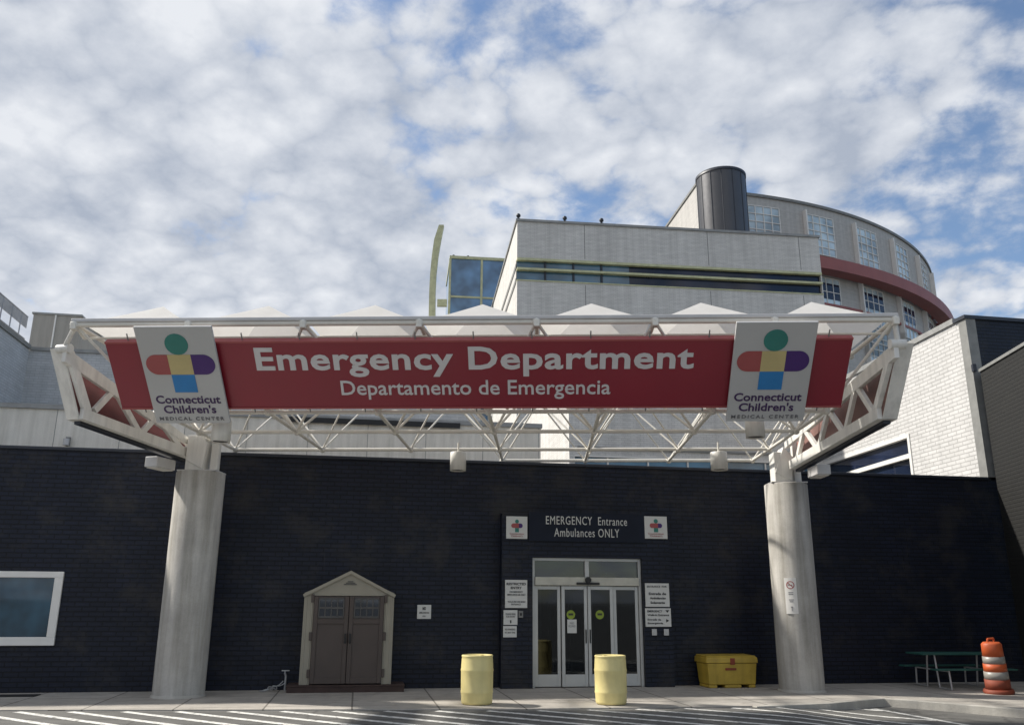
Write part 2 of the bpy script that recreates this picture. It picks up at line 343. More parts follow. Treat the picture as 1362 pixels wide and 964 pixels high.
def puff(scale, off, dist):
    mp = N.new('ShaderNodeMapping'); mp.inputs['Location'].default_value = off; L.new(cmb.outputs[0], mp.inputs[0])
    nn = N.new('ShaderNodeTexNoise'); nn.inputs['Scale'].default_value = scale*.8; nn.inputs['Detail'].default_value = 3; L.new(mp.outputs[0], nn.inputs['Vector'])
    vs2 = N.new('ShaderNodeVectorMath'); vs2.operation = 'SCALE'; vs2.inputs['Scale'].default_value = dist; L.new(nn.outputs['Color'], vs2.inputs[0])
    va = N.new('ShaderNodeVectorMath'); va.operation = 'ADD'; L.new(mp.outputs[0], va.inputs[0]); L.new(vs2.outputs[0], va.inputs[1])
    vo = N.new('ShaderNodeTexVoronoi'); vo.inputs['Scale'].default_value = scale; L.new(va.outputs[0], vo.inputs['Vector'])
    return mth('SUBTRACT', 1.0, vo.outputs['Distance'])
pf = puff(11.5, (2.2, 3.3, 0), .16)
cov = mth('ADD', mth('MULTIPLY', nbig, 1.35), mth('ADD', mth('MULTIPLY', nmid, .85), mth('MULTIPLY', pf, .36)))
cov = mth('ADD', cov, mth('MULTIPLY', sep.outputs[0], -.42))          # cloud bank thicker on the sun side, thinner to the right
mr = N.new('ShaderNodeMapRange'); mr.interpolation_type = 'SMOOTHSTEP'; mr.inputs[1].default_value = .955; mr.inputs[2].default_value = 1.28; L.new(cov, mr.inputs[0])
shade = mth('ADD', mth('MULTIPLY', wn(6.5, 6, .66, (9.2, 4.4, 0)), .62), mth('MULTIPLY', pf, .36))
cr = N.new('ShaderNodeValToRGB'); e = cr.color_ramp.elements; e[0].position = .30; e[0].color = (.275, .31, .375, 1); e[1].position = .67; e[1].color = (.53, .548, .58, 1); L.new(shade, cr.inputs[0])
bg2 = N.new('ShaderNodeBackground'); L.new(cr.outputs[0], bg2.inputs[0]); bg2.inputs[1].default_value = 1.0
mxs = N.new('ShaderNodeMixShader'); L.new(mr.outputs[0], mxs.inputs[0]); L.new(bg1.outputs[0], mxs.inputs[1]); L.new(bg2.outputs[0], mxs.inputs[2]); L.new(mxs.outputs[0], wo.inputs[0])
vs = scene.view_settings; vs.view_transform = 'Standard'; vs.look = 'None'; vs.exposure = 0.62; vs.gamma = 1.0; vs.use_curve_mapping = False

# ------------------------------------------------------------------ ground
WA = onz(0, 921.3, 0); WB = onz(1300, 906.5, 0); WANG = math.atan2(WB.y-WA.y, WB.x-WA.x)
WF = frame(WA, WANG)                          # frame of the dark front wall: x along it, y into the building
def W2(px, py, v=0.0): return infr(WF, px, py, v)
def roadz(x, y):
    t = min(1, max(0, (x-4.5)/2.5)); t = t*t*(3-2*t); return -.018 - .13*t
g = MB(); xs = [-1500, -300, -60, -20]+[-16+.5*i for i in range(0, 81)]+[30, 60, 300, 1500]; ys = [-1500, -300, -60, -10, 0, 6, 10, 12, 14, 16, 18, 20, 24, 40, 80, 200, 600, 1800]
vs_ = [(x, y, roadz(x, y)) for y in ys for x in xs]; nx = len(xs)
g.add(vs_, [(j*nx+i, j*nx+i+1, (j+1)*nx+i+1, (j+1)*nx+i) for j in range(len(ys)-1) for i in range(nx-1)])
tag(g.build('road', 'asphalt'), kind='structure')
edge_px = [(-260, 944), (0, 943.5), (300, 943), (700, 942), (1000, 938), (1097, 934), (1140, 930), (1173, 927.5), (1226, 931), (1362, 942), (1600, 962)]
edge = [onz(px, py, 0) for px, py in edge_px]
far = [WF @ Vector((26, .3, 0)), WF @ Vector((-6, .3, 0))]
s = MB(); s.foot([(p.x, p.y) for p in edge]+[(p.x, p.y) for p in far], -.3, 0)
tag(s.build('pavement', 'pavement'), kind='structure')
k = MB()
def off(pts, d):
    out = []
    for i, p in enumerate(pts):
        a = pts[max(0, i-1)]; b = pts[min(len(pts)-1, i+1)]; t = (b-a).normalized(); out.append(p+Vector((t.y, -t.x, 0))*d)
    return out
kp = edge[4:]; ko = off(kp, .004); ki = off(kp, .16)
k.prism([(p.x, p.y, -.32) for p in ko]+[(p.x, p.y, -.32) for p in reversed(ki)], (0, 0, .326))
tag(k.build('kerb', 'kerb', bevel=.015), kind='structure')
# painted hatch
h = MB()
def strip(a, b, wd):
    a = Vector(a); b = Vector(b); n = max(1, int((b-a).length/.4)); d = (b-a).normalized(); c = Vector((-d.y, d.x))*wd/2
    pts = []
    for i in range(n+1):
        q = a+(b-a)*i/n
        for s_ in (1, -1): p = q+c*s_; pts.append((p.x, p.y, roadz(p.x, p.y)+.005))
    h.add(pts, [(2*i, 2*i+1, 2*i+3, 2*i+2) for i in range(n)])
L0 = onz(1167, 941, -.12); L1 = onz(1300, 966, -.14); ld = (L1-L0).normalized()
def xr(y): return L0.x+(L1.x-L0.x)*(y-L0.y)/(L1.y-L0.y)
for i in range(-14, 28):
    x0 = -8.5+i*.90
    def ytop(x):                               # pavement edge
        for p, q in zip(edge, edge[1:]):
            if p.x <= x <= q.x: return p.y+(q.y-p.y)*(x-p.x)/(q.x-p.x)
        return 16.6
    yt = ytop(x0)-.16; a = Vector((x0, yt)); t = 9.0
    if x0 > xr(yt)-.1: continue
    for kk in range(90):
        q = a+Vector((1, -.66))*kk*.1
        if q.x > xr(q.y)-.08: t = kk*.1; break
    b = a+Vector((1, -.66))*t
    if t > .3: strip(a, b, .15)
strip(L0.xy-ld.xy*.1, (L0+ld*9).xy, .13)
e1 = onz(1090, 940, -.1); strip((e1.x, e1.y), (L0.x, L0.y), .10)
tag(h.build('road_marking', 'paint'), kind='structure')

# ------------------------------------------------------------------ dark front building
WH = 5.03
uR = W2(1313, 631)[0]
ew = thing('emergency_wing', 'low dark navy brick building with flat parapet behind the canopy and its columns', 'building', WA, WANG)
DP = -.34                                      # entrance block stands forward of the wall
dl, dt = infr(WF, 707, 741, DP+.12); dr, _ = infr(WF, 851.5, 741, DP+.12)
pl = infr(WF, 667, 800, DP)[0]; pr = infr(WF, 893, 800, DP)[0]; pt = infr(WF, 780, 684, DP)[1]
wl0 = -9.0
x86, z760 = W2(86, 760); x72, z858 = W2(72.5, 858)
winR = (x86+x72)/2
b = MB()
T = .4
b.box(wl0, winR-3.4, 0, T, -.3, WH); b.box(winR-3.4, winR, 0, T, -.3, z858); b.box(winR-3.4, winR, 0, T, z760, WH)
b.box(winR, dl, 0, T, -.3, WH); b.box(dl, dr, 0, T, dt, WH); b.box(dr, uR+.297, 0, T, -.3, WH)
b.build('wall', 'dark_brick', ew)
MB().box(wl0, uR-.003, -.04, T+.03, WH, WH+.07).build('coping', 'coping_dark', ew, bevel=.01)
MB().box(wl0, uR, T, 2.4, WH-.4, WH-.35).build('roof', 'roofing', ew)
# window
wf = MB(); fw = .17
for (a0, a1, c0, c1) in ((winR-3.4, winR, z858, z858+fw), (winR-3.4, winR, z760-fw*.75, z760), (winR-fw, winR, z858+fw, z760-fw*.75), (winR-3.4, winR-3.4+fw, z858+fw, z760-fw*.75)):
    wf.box(a0, a1, -.05, .12, c0, c1)
win = MB().box(winR-3.4+fw+.002, winR-fw-.002, .04, .06, z858+fw, z760-fw*.75).build('window', 'glass_left', ew)
wf.build('frame', 'frame_white', win, bevel=.01)
# entrance block
p = MB(); p.box(pl, dl, DP, -.003, -.3, pt); p.box(dr, pr, DP, -.003, -.3, pt); p.box(dl, dr, DP, -.003, dt, pt)
p.build('entrance_block', 'dark_brick', ew)
# sliding door
D0 = DP+.10
fr = MB(); fo = .07
tz = infr(WF, 780, 767.5, D0)[1]; hz = infr(WF, 780, 778.5, D0)[1]
fr.box(dl+.002, dl+fo, D0, D0+.14, 0, dt-.002); fr.box(dr-fo, dr-.002, D0, D0+.14, 0, dt-.002); fr.box(dl+fo, dr-fo, D0, D0+.14, dt-fo, dt-.002)
mid = (dl+dr)/2; fr.box(mid-.05, mid+.05, D0, D0+.13, tz, dt-fo)
door = fr.build('sliding_door', 'alu', ew, bevel=.006)
MB().box(dl+fo, dr-fo, D0-.06, D0+.15, hz, tz).build('header', 'header', door, bevel=.01)
MB().box(dl+fo, mid-.05, D0+.06, D0+.07, tz, dt-fo).build('transom_pane', 'glass_dark', door)
MB().box(mid+.05, dr-fo, D0+.06, D0+.07, tz, dt-fo).build('transom_pane', 'glass_dark', door)
se = MB(); se.box(mid-.27, mid+.27, D0-.11, D0-.062, hz+.02, hz+.07); se.tube((mid, D0-.13, tz-.06), (mid, D0-.062, tz-.06), .07, 14); se.build('motion_sensor', 'black', door)
lw = (dr-dl-2*fo)/4
for i in range(4):
    x0 = dl+fo+i*lw+.008; x1 = x0+lw-.016; yy = D0+(.05 if i in (0, 3) else .0); st = .075
    l = MB(); l.box(x0, x0+st, yy, yy+.05, .02, hz-.01); l.box(x1-st, x1, yy, yy+.05, .02, hz-.01); l.box(x0+st, x1-st, yy, yy+.05, hz-.09, hz-.01); l.box(x0+st, x1-st, yy, yy+.05, .02, .28)
    l.build('door_leaf', 'alu', door, bevel=.005)
    MB().box(x0+st, x1-st, yy+.02, yy+.028, .28, hz-.09).build('pane', 'door_glass', door)
hb = MB()
for sx in (-.05, .05): hb.box(mid+sx-.012, mid+sx+.012, D0-.03, D0-.002, .95, 1.25)
hb.build('handle', 'black', door)
# vestibule behind the glass
v = MB(); v.box(dl-.5, dl-.45, T+.02, 4.2, 0, dt); v.box(dr+.45, dr+.5, T+.02, 4.2, 0, dt); v.box(dl-.45, dr+.45, 4.2, 4.25, 0, dt); v.box(dl-.45, dr+.45, T+.02, 4.2, dt, dt+.05); v.build('vestibule', 'interior', ew)
v = MB()
for i in range(5): u = dl+.1+i*(dr-dl-.2)/4; v.box(u-.03, u+.03, 3.9, 3.95, 0, 2.3)
v.box(dl+.1, dr-.1, 3.9, 3.95, 2.3, 2.4); v.build('inner_door_frame', 'alu', ew)

# ------------------------------------------------------------------ tall block at the right
uT = uR; tz1 = infr(WF, 1284, 424, 0)[1]
Pc = WF @ Vector((uT, 0, 0))
sang = math.atan2(1, math.tan(R(6.0))*-1)      # plan direction of the side wall going back
sdv = Vector((math.cos(sang), math.sin(sang), 0))
sv = sdv
def on_side(px, py): 
    n = Vector((sdv.y, -sdv.x, 0)); return onplane(px, py, Pc, n)
def sidec(px, py): q = on_side(px, py); return (q-Pc).dot(sdv), q.z
back = sidec(1203, 465)[0]
tb = thing('tall_brick_wing', 'taller brick block at the right with dark front and sunlit white side wall', 'building', Pc, WANG)
def SP(s_, z, o=0.0): return Pc + sdv*s_ + Vector((sdv.y, -sdv.x, 0))*o + Vector((0, 0, z))
ws, wzt = sidec(1209.5, 576); _, wzm = sidec(1209.5, 606)
w2, wzt2 = sidec(1090, 615); wsb = max(ws+6, w2)
wzb = WH-.6
q = MB()
# white side wall with the strip window left open
def sidebox(s0, s1, z0, z1, o0=0, o1=.4): q.prism([SP(s0, z0, o0), SP(s1, z0, o0), SP(s1, z1, o0), SP(s0, z1, o0)], Vector((sdv.y, -sdv.x, 0))*(o1-o0))
BK = max(back, 12)
sidebox(.28, ws, -.3, tz1, 0, .4); sidebox(ws, wsb, wzt, tz1, 0, .4); sidebox(ws, wsb, -.3, wzb, 0, .4); sidebox(wsb, BK, -.3, tz1, 0, .4)
q.build('side_wall', 'sun_brick', tb, world=True)
q = MB(); sidebox(ws+.05, wsb-.05, wzb, wzt, .12, .16); wn_ = q.build('side_window', 'glass_navy', tb, world=True)
q = MB(); sidebox(ws, ws+.12, wzb, wzt, -.03, .18); sidebox(ws+.12, wsb, wzt-.12, wzt, -.03, .18); sidebox(ws+.12, wsb, wzm-.07, wzm+.07, -.02, .17); q.build('frame', 'frame_white', wn_, world=True)
q = MB(); q.box(.30, 14, .0, .4, -.3, tz1); q.build('front_wall', 'dark_brick', tb)
q = MB(); q.box(-.002, .30, -.03, .277, WH+.07, tz1); q.build('corner_trim', 'grey_trim', tb)
q = MB(); q.box(-.05, 14, -.06, .44, tz1, tz1+.10); q.build('coping', 'coping_dark', tb)
q = MB(); sidebox(.45, BK, tz1+.002, tz1+.16, -.06, .5); q.build('side_coping', 'coping', tb, world=True)
q = MB(); q.foot([(SP(.5, 0, .45).x, SP(.5, 0, .45).y), (SP(BK, 0, .45).x, SP(BK, 0, .45).y), (SP(BK, 0, 14).x, SP(BK, 0, 14).y), (SP(.5, 0, 14).x, SP(.5, 0, 14).y)], tz1-.4, tz1-.3); q.build('roof', 'roofing', tb, world=True)
# near return wall at the far right
rb = WF @ Vector((W2(1344, 800)[0], 0, 0)); rzt = infr(WF, 1331, 499, 0)[1]
rw = thing('return_wall', 'brown-black brick wall standing forward at the right edge of the photo', 'wall', rb, WANG-R(15))
q = MB(); q.box(0, 1.2, -9, -.2, -.3, rzt); q.build('wall', 'dark_brick_b', rw)
q = MB(); q.box(-.04, 1.24, -9.04, -.2, rzt, rzt+.08); q.build('coping', 'grey_trim', rw)
q = MB(); q.box(-.14, -.05, -.14, -.002, rzt+.05, rzt+.25); q.build('outlet_box', 'coping_dark', rw)

# ------------------------------------------------------------------ buildings behind
# pale concrete wall just behind the dark parapet
V1 = 2.6
z1 = infr(WF, 50, 543.5, V1)[1]; x1 = infr(WF, 719, 590, V1)[0]
cb = thing('concrete_block', 'pale streaked concrete wall rising behind the left part of the dark parapet', 'building', WF @ Vector((0, V1, 0)), WANG)
q = MB(); q.box(-14, x1, 0, .5, 0, z1); q.build('wall', 'fascia', cb)
q = MB(); q.box(-14, x1+.04, -.06, .56, z1, z1+.12); q.build('coping', 'coping', cb)
q = MB()
xx = -13.0
while xx < x1: q.box(xx, xx+.012, -.004, .02, 3.0, z1-.002); xx += 1.55
q.build('panel_joint', 'grey_trim', cb)
q = MB(); a0 = infr(WF, 385, 553, V1)[0]; a1 = infr(WF, 612, 553, V1)[0]
q.box(a0, a1, -.10, -.07, z1-.10, z1+.04); q.build('recess_shade', 'black', cb)  # black strip stands for the shade in a recess at the wall top
lz = infr(WF, 90, 592, V1)[1]; lx = infr(WF, 90, 592, V1)[0]
lt = thing('wall_lamp', 'small grey bracket lamp on the pale concrete wall at the left', 'lamp', WF @ Vector((lx, V1, lz)), WANG)
MB().box(-.05, .05, -.06, 0, -.02, .2).build('backplate', 'grey_trim', lt); MB().tube((0, -.14, -.02), (0, -.14, .14), .07, 12).build('shade', 'gutter', lt)
# grey brick upper wall
V2 = 5.0
z2 = infr(WF, 60, 467, V2)[1]
ub = thing('grey_brick_block', 'bluish grey brick block above the concrete wall at the left', 'building', WF @ Vector((0, V2, 0)), WANG)
xl = infr(WF, 37, 480, V2)[0]; xr2 = infr(WF, 640, 480, V2)[0]
q = MB(); q.box(-16, xr2, 0, .5, 0, z2); q.build('wall', 'grey_brick', ub)
q = MB(); q.box(xl+.03, xr2, -.05, .55, z2, z2+.1); q.build('coping', 'coping', ub)
# left arm with railing, comes towards the viewer
la = thing('left_arm_block', 'grey wall block with roof railing at the left edge of the photo', 'building', WF @ Vector((xl, V2, 0)), WANG)
q = MB(); q.box(-8, 0, -2.6, -.003, 0, z2+.02); q.build('wall', 'grey_brick', la)
q = MB(); q.box(-.25, .05, -2.6, -.06, z2+.02, z2+.14); q.build('coping', 'grey_trim', la)
rl = MB()
for yv in (-2.5, -1.85, -1.2, -.55): rl.tube((-.15, yv, z2+.14), (-.15, yv, z2+.95), .02, 6)
for hh in (.3, .95): rl.tube((-.15, -2.6, z2+hh), (-.15, -.1, z2+hh), .022, 6)
rl.box(-.16, -.14, -2.6, -.1, z2+.62, z2+.93); rl.build('railing', 'rail', la)
# penthouse
V3 = 7.5
pa, pz0 = infr(WF, 37, 466, V3); pb, pz1 = infr(WF, 108, 421, V3); pz1 = infr(WF, 60, 418.5, V3)[1]
ph = thing('roof_penthouse', 'tan metal rooftop box above the grey brick block at the left', 'building', WF @ Vector((pa, V3, z2-.5)), WANG)
zz1 = pz1-z2+.5
q = MB(); q.box(0, pb-pa, 0, 3.2, 0, zz1); q.build('wall', 'penthouse', ph)
q = MB(); q.box(-.04, pb-pa+.04, -.04, 3.24, zz1, zz1+.06); q.build('coping', 'coping', ph)
q = MB(); q.box((pb-pa)*.46, (pb-pa)*.46+.04, -.04, -.002, .5, zz1-.002); q.build('standing_seam', 'frame_white', ph)
q = MB(); q.box(.55, 1.0, -.03, -.002, .55, .68); q.box((pb-pa)-.62, (pb-pa)-.35, -.03, -.002, .55, .68); q.build('vent', 'black', ph)
# middle white block
V4 = 9.0
mx0, _ = infr(WF, 757, 590, V4)
mb = thing('middle_white_block', 'white brick block with low window strip seen through the canopy frame', 'building', WF @ Vector((mx0, V4, 0)), WANG)
zt4 = infr(WF, 800, 500, V4)[1]
g0 = infr(WF, 900, 609, V4)[1]
q = MB(); q.box(0, 16.0, 0, .4, g0, zt4); q.box(0, 16.0, 0, .4, 0, g0-1.5); q.box(0, .2, 0, .4, g0-1.5, g0); q.box(0, .4, .403, 9, 0, zt4); q.build('wall', 'white_brick', mb)
q = MB(); q.box(.2, 16.0, .12, .16, g0-1.5, g0); wn4 = q.build('window', 'glass_blue', mb)
q = MB(); q.box(.2, 16.0, .0, .17, g0-.06, g0)
xx = 1.4
while xx < 15.5: q.box(xx, xx+.05, .05, .17, g0-1.5, g0-.06); xx += 1.5
q.build('frame', 'frame_white', wn4)
q = MB(); q.box(-.04, 16.0, -.05, .45, zt4, zt4+.12); q.build('coping', 'coping', mb)
q = MB(); q.box(0.3, 16.0, -.06, -.002, g0+.22, g0+.3); q.build('ledge', 'grey_trim', mb)

# main white hospital block
ZM = 22.0
A0 = onz(688, 294.5, ZM); B0 = onz(1088, 316.5, ZM); mang = math.atan2(B0.y-A0.y, B0.x-A0.x)
MF = frame(Vector((A0.x, A0.y, 0)), mang); mw = (B0-A0).length
print('main', A0, B0, math.degrees(mang), mw)
mbld = thing('white_hospital_block', 'tall white brick hospital block with blue ribbon window above the canopy', 'building', (A0.x, A0.y, 0), mang)
def MZ(px, py): return infr(MF, px, py, 0)
r_top = (MZ(690, 343)[1]+MZ(1085, 362)[1])/2; r_bot = (MZ(690, 374)[1]+MZ(1085, 391)[1])/2
print('ribbon', MZ(690,343), MZ(1085,362), MZ(690,374), MZ(1085,391))
rd = MZ(838, 365)[0]
q = MB(); q.box(0, mw, 0, .5, r_top, ZM); q.box(0, mw, 0, .5, 0, r_bot); q.box(mw-.05, mw, 0, .5, r_bot, r_top); q.build('front_wall', 'white_brick', mbld)
q = MB(); q.box(mw-.4, mw, .503, 14, 0, ZM); q.build('end_wall', 'white_brick', mbld)
q = MB(); q.box(0, .5, .503, 26, 0, ZM); q.build('side_wall', 'white_brick', mbld)
q = MB(); q.box(-.08, mw+.08, -.08, .58, ZM, ZM+.14); q.box(-.08, .58, .58, 26, ZM, ZM+.14); q.build('coping', 'coping', mbld)
q = MB(); q.box(.5, mw-.4, .5, 26, ZM-1, ZM-.9); q.build('roof', 'roofing', mbld)
q = MB(); q.box(0.02, rd, .2, .26, r_bot, r_top); rbn = q.build('ribbon_window', 'glass_blue', mbld)
q = MB(); q.box(rd, mw-.06, .2, .26, r_bot, r_top); q.build('dark_ribbon_window', 'glass_navy', mbld)
q = MB(); mm = r_bot+(r_top-r_bot)*.52
q.box(0, mw, -.04, .3, r_top-.14, r_top-.002); q.box(0, mw, -.06, .3, mm-.06, mm+.06); q.box(0, mw, -.04, .3, r_bot+.002, r_bot+.06)
q.build('ribbon_frame', 'yellow_frame', mbld)
q = MB()
for i in range(1, 4): u = rd*i/4; q.box(u-.05, u+.05, .1, .25, r_bot+.06, r_top-.14)
q.build('mullion', 'coping_dark', rbn)
q = MB()
for zz_ in (r_bot, r_top-.5): q.box(-.04, -.002, .3, 26, zz_, zz_+.25)
q.build('side_window_strip', 'grey_trim', mbld)
for fx in (.215, .62, .93):
    for z0_, z1_ in ((8, r_bot-.1), (r_top+.1, ZM-.01)): q = MB(); q.box(mw*fx, mw*fx+.035, -.006, .02, z0_, z1_); q.build('expansion_joint', 'grey_trim', mbld)
for i, (fx, wh) in enumerate(((.005, 'at its left corner'), (.155, 'nearest the left corner'), (.275, 'second along from the corner'))):
    q = MB(); q.box(-.08, .08, -.08, .08, 0, .12); q.tube((0, 0, .12), (0, 0, .22), .04, 8); q.ball((0, 0, .30), .13)
    tag(q.build('roof_fixture', 'coping_dark', loc=MF @ Vector((mw*fx, .2, ZM+.14)), rz=mang), 'small dark fixture on the white block roof edge %s' % wh, 'fixture', 'fixtures on the roof edge')

# block at the end of the round building and dark metal stack
P5 = onY(932, 239, 62); a5 = R(7)
eb = thing('stair_tower', 'pale slab-sided tower end behind the dark metal stack', 'building', (P5.x, P5.y, 0), a5)
q = MB(); q.box(0, 3.4, 0, 40, 0, P5.z); q.build('wall', 'round_wall', eb)
q = MB(); q.box(-.1, 3.5, -.1, 40.1, P5.z, P5.z+.2); q.build('coping', 'grey_trim', eb)
Yc = 52.0; c0 = onY(960.5, 300, Yc); ct = onY(960.5, 235, Yc); wl = onY(928, 270, Yc).x; wr = onY(993, 270, Yc).x; rc = (wr-wl)/2*.99
sk = thing('metal_stack', 'dark cylindrical metal roof stack behind the white block', 'stack', ((wl+wr)/2, Yc, ZM-1))
hh = ct.z-ZM+1-.1
q = MB(); q.lathe([(rc, 0), (rc, hh)], 56); q.build('cladding', 'cladding', sk)
q = MB(); q.lathe([(rc+.04, hh-.18), (rc+.05, hh), (rc-.15, hh+.02), (rc-.2, hh-.5), (.01, hh-.6)], 56); q.build('rim', 'coping_dark', sk)
q = MB()
for k_ in range(14): an = 2*math.pi*k_/14; q.box(0, 0, 0, 0, 0, 0) if False else q.tube((math.cos(an)*(rc+.005), math.sin(an)*(rc+.005), 0), (math.cos(an)*(rc+.005), math.sin(an)*(rc+.005), hh-.2), .025, 6)
q.build('seam', 'coping_dark', sk)
q = MB(); q.lathe([(rc+.10, 1.1), (rc+.10, 1.35), (rc, 1.36)], 56); q.build('base_ring', 'coping', sk)

# round building
CC = Vector((9.84, 86.6)); RR = 31.5; ZR = 30.0
rdg = thing('round_building', 'curved pale hospital building with tall paned windows and a red band', 'building', (CC.x, CC.y, 0))
def oncyl(px, py, rad):
    d = ray(px, py); a = d.x**2+d.y**2; ox, oy = -CC.x, -CC.y
    bq = d.x*ox+d.y*oy; c = ox*ox+oy*oy-rad*rad; disc = bq*bq-a*c
    if disc < 0: disc = 0
    t = (-bq-math.sqrt(disc))/a; P_ = CPOS+d*t; return math.atan2(P_.y-CC.y, P_.x-CC.x), P_.z
def arc(mb_, r0, r1, a0, a1, z0, z1, n=None):
    n = n or max(2, int(abs(a1-a0)/R(1.5)))
    for i in range(n):
        t0 = a0+(a1-a0)*i/n; t1 = a0+(a1-a0)*(i+1)/n
        c_ = [(math.cos(t), math.sin(t)) for t in (t0, t1)]
        vs__ = [(c_[0][0]*r, c_[0][1]*r, z) for r in (r0, r1) for z in (z0, z1)]+[(c_[1][0]*r, c_[1][1]*r, z) for r in (r0, r1) for z in (z0, z1)]
        fs = [(2, 3, 7, 6), (0, 4, 5, 1), (1, 5, 7, 3), (0, 2, 6, 4)]
        if i == 0: fs.append((0, 1, 3, 2))
        if i == n-1: fs.append((4, 6, 7, 5))
        mb_.add(vs__, fs)
aS, aE = R(-79), R(40)
q = MB(); arc(q, RR-.5, RR, aS, aE, 0, ZR); q.build('wall', 'round_wall', rdg)
q = MB(); arc(q, RR-.6, RR+.12, aS, aE, ZR, ZR+.22); q.build('coping', 'grey_trim', rdg)
q = MB(); n_ = 50; q.add([(math.cos(aS+(aE-aS)*i/(n_-1))*(RR-.6), math.sin(aS+(aE-aS)*i/(n_-1))*(RR-.6), ZR-.5) for i in range(n_)], [list(range(n_))]); q.build('roof', 'roofing', rdg)
zr1 = oncyl(1089, 339.5, RR+1.35)[1]; zr0 = oncyl(1089, 355, RR+1.35)[1]
print('ring', zr0, zr1, oncyl(1188, 365, RR+1.35), oncyl(1040, 276, RR), oncyl(1069,400,RR))
q = MB(); arc(q, RR+.3, RR+1.35, R(-85), aE, zr0, zr1); rg = q.build('band', 'red_ring', rdg)
for i in range(24):
    t = R(-84)+i*R(4.3); q = MB(); q.prism([(math.cos(t)*RR, math.sin(t)*RR, zr0+.2), (math.cos(t)*(RR+.3), math.sin(t)*(RR+.3), zr0+.2), (math.cos(t+.004)*(RR+.3), math.sin(t+.004)*(RR+.3), zr0+.2), (math.cos(t+.004)*RR, math.sin(t+.004)*RR, zr0+.2)], (0, 0, .3)); q.build('bracket', 'red_ring', rg)
zl = oncyl(1160, 413, RR+.5)[1]; q = MB(); arc(q, RR, RR+.16, R(-85), aE, zl-.18, zl); q.build('lower_band', 'red_ring', rdg)
wt = oncyl(1075, 286, RR)[1]; wb_ = oncyl(1080, 337, RR)[1]
bays = [(994, 1031, 300), (1070, 1106, 310), (1135, 1165, 330), (1187, 1209, 345), (1219, 1231, 360)]
ang = [(oncyl(a, y, RR)[0], oncyl(b_, y, RR)[0]) for a, b_, y in bays]
print('bays', [(round(math.degrees(a), 1), round(math.degrees(b_), 1)) for a, b_ in ang])
step = (ang[3][0]-ang[0][0])/3; wda = (ang[1][1]-ang[1][0])
starts = [ang[0][0]+step*i for i in range(6)]
tiers = [(wt, wb_, 'glass_pale'), (zr0-.1, zr0-5.4, 'glass_pale'), (zl-1.0, zl-5.5, 'glass_pale')]
for a0 in starts:
    for (zt_, zb_, gm) in tiers:
        q = MB(); arc(q, RR, RR+.06, a0, a0+wda, zb_, zt_); wi = q.build('window', gm, rdg)
        q = MB()
        for i in range(5): a = a0+wda*i/4; arc(q, RR+.06, RR+.11, a-.0010, a+.0010, zb_, zt_, 1)
        for i in range(6): z = zb_+(zt_-zb_)*i/5; arc(q, RR+.06, RR+.12, a0, a0+wda, z-.028, z+.028)
        q.build('frame', 'frame_white', wi)
        q = MB(); arc(q, RR, RR+.35, a0-.005, a0-.001, zb_-.2, zt_+.2, 1); q.build('fin', 'frame_white', wi)
    q = MB(); 
    for i in range(4): a = a0+wda*(i+.5)/4; arc(q, RR+.065, RR+.09, a-wda*.105, a+wda*.105, zr0-1.7, zr0-.5, 1)
    q.build('open_vent_window', 'glass_navy', rdg)
# glass tower and curved mast at the left of the white block
Yg = 60.0
g1 = onY(599, 344, Yg); g2 = onY(672, 348, Yg-.0)
gt = thing('glass_tower', 'blue glazed box with yellow-green frame behind the white block corner', 'building', (g1.x, g1.y, 0), R(7))
gw = (g2-g1).length*1.6; gz = g1.z
q = MB(); q.box(0, gw, 0, 6, 0, gz); q.build('glazing', 'glass_tower', gt)
q = MB(); wv = .16
q.box(-.05, gw, -.1, 6, gz, gz+.22)
for u in (0, onY(640.5, 380, Yg).x-g1.x, 2*(onY(640.5, 380, Yg).x-g1.x)): q.box(u-wv/2, u+wv/2, -.08, -.002, 0, gz-.002)
zm_ = onY(640, 394.5, Yg).z
for z in (zm_, zm_-4.2, zm_-8.4): q.box(wv/2+.01, gw, -.06, -.002, z-.07, z+.07)
q.build('frame', 'yellow_frame', gt)
q = MB()
for u in (.25, 1.35): q.tube((u, .3, gz+.2), (u, .3, gz+.42), .09, 8)
q.build('roof_light', 'coping_dark', gt)
Ym = 58.0
pts = [(574.3, 440), (574.5, 415), (574.8, 390), (576, 365), (578.5, 340), (582, 318), (587, 299)]
P_ = [onY(x, y, Ym) for x, y in pts]
ms = thing('curved_mast', 'tall curved yellow-green steel fin left of the blue glass tower', 'mast', (P_[0].x, Ym, 0))
q = MB(); prev = Vector((P_[0].x, Ym, 0)); PP = [prev]+P_
wds = [.46, .46, .46, .44, .44, .46, .5, .36]
for i in range(len(PP)-1):
    a, b_ = PP[i], PP[i+1]; w0, w1 = wds[i]/2, wds[i+1]/2
    q.prism([a+Vector((-w0, 0, 0)), a+Vector((w0, 0, 0)), b_+Vector((w1, 0, 0)), b_+Vector((-w1, 0, 0))], (0, .4, 0))
q.build('fin', 'yellow_frame', ms, world=True)
za = onY(585, 402, Ym).z
q = MB(); q.box(P_[0].x+.32, g1.x-.02, Ym+.05, Ym+.3, za-.26, za+.26); q.build('tie_beam', 'yellow_frame', ms, world=True)

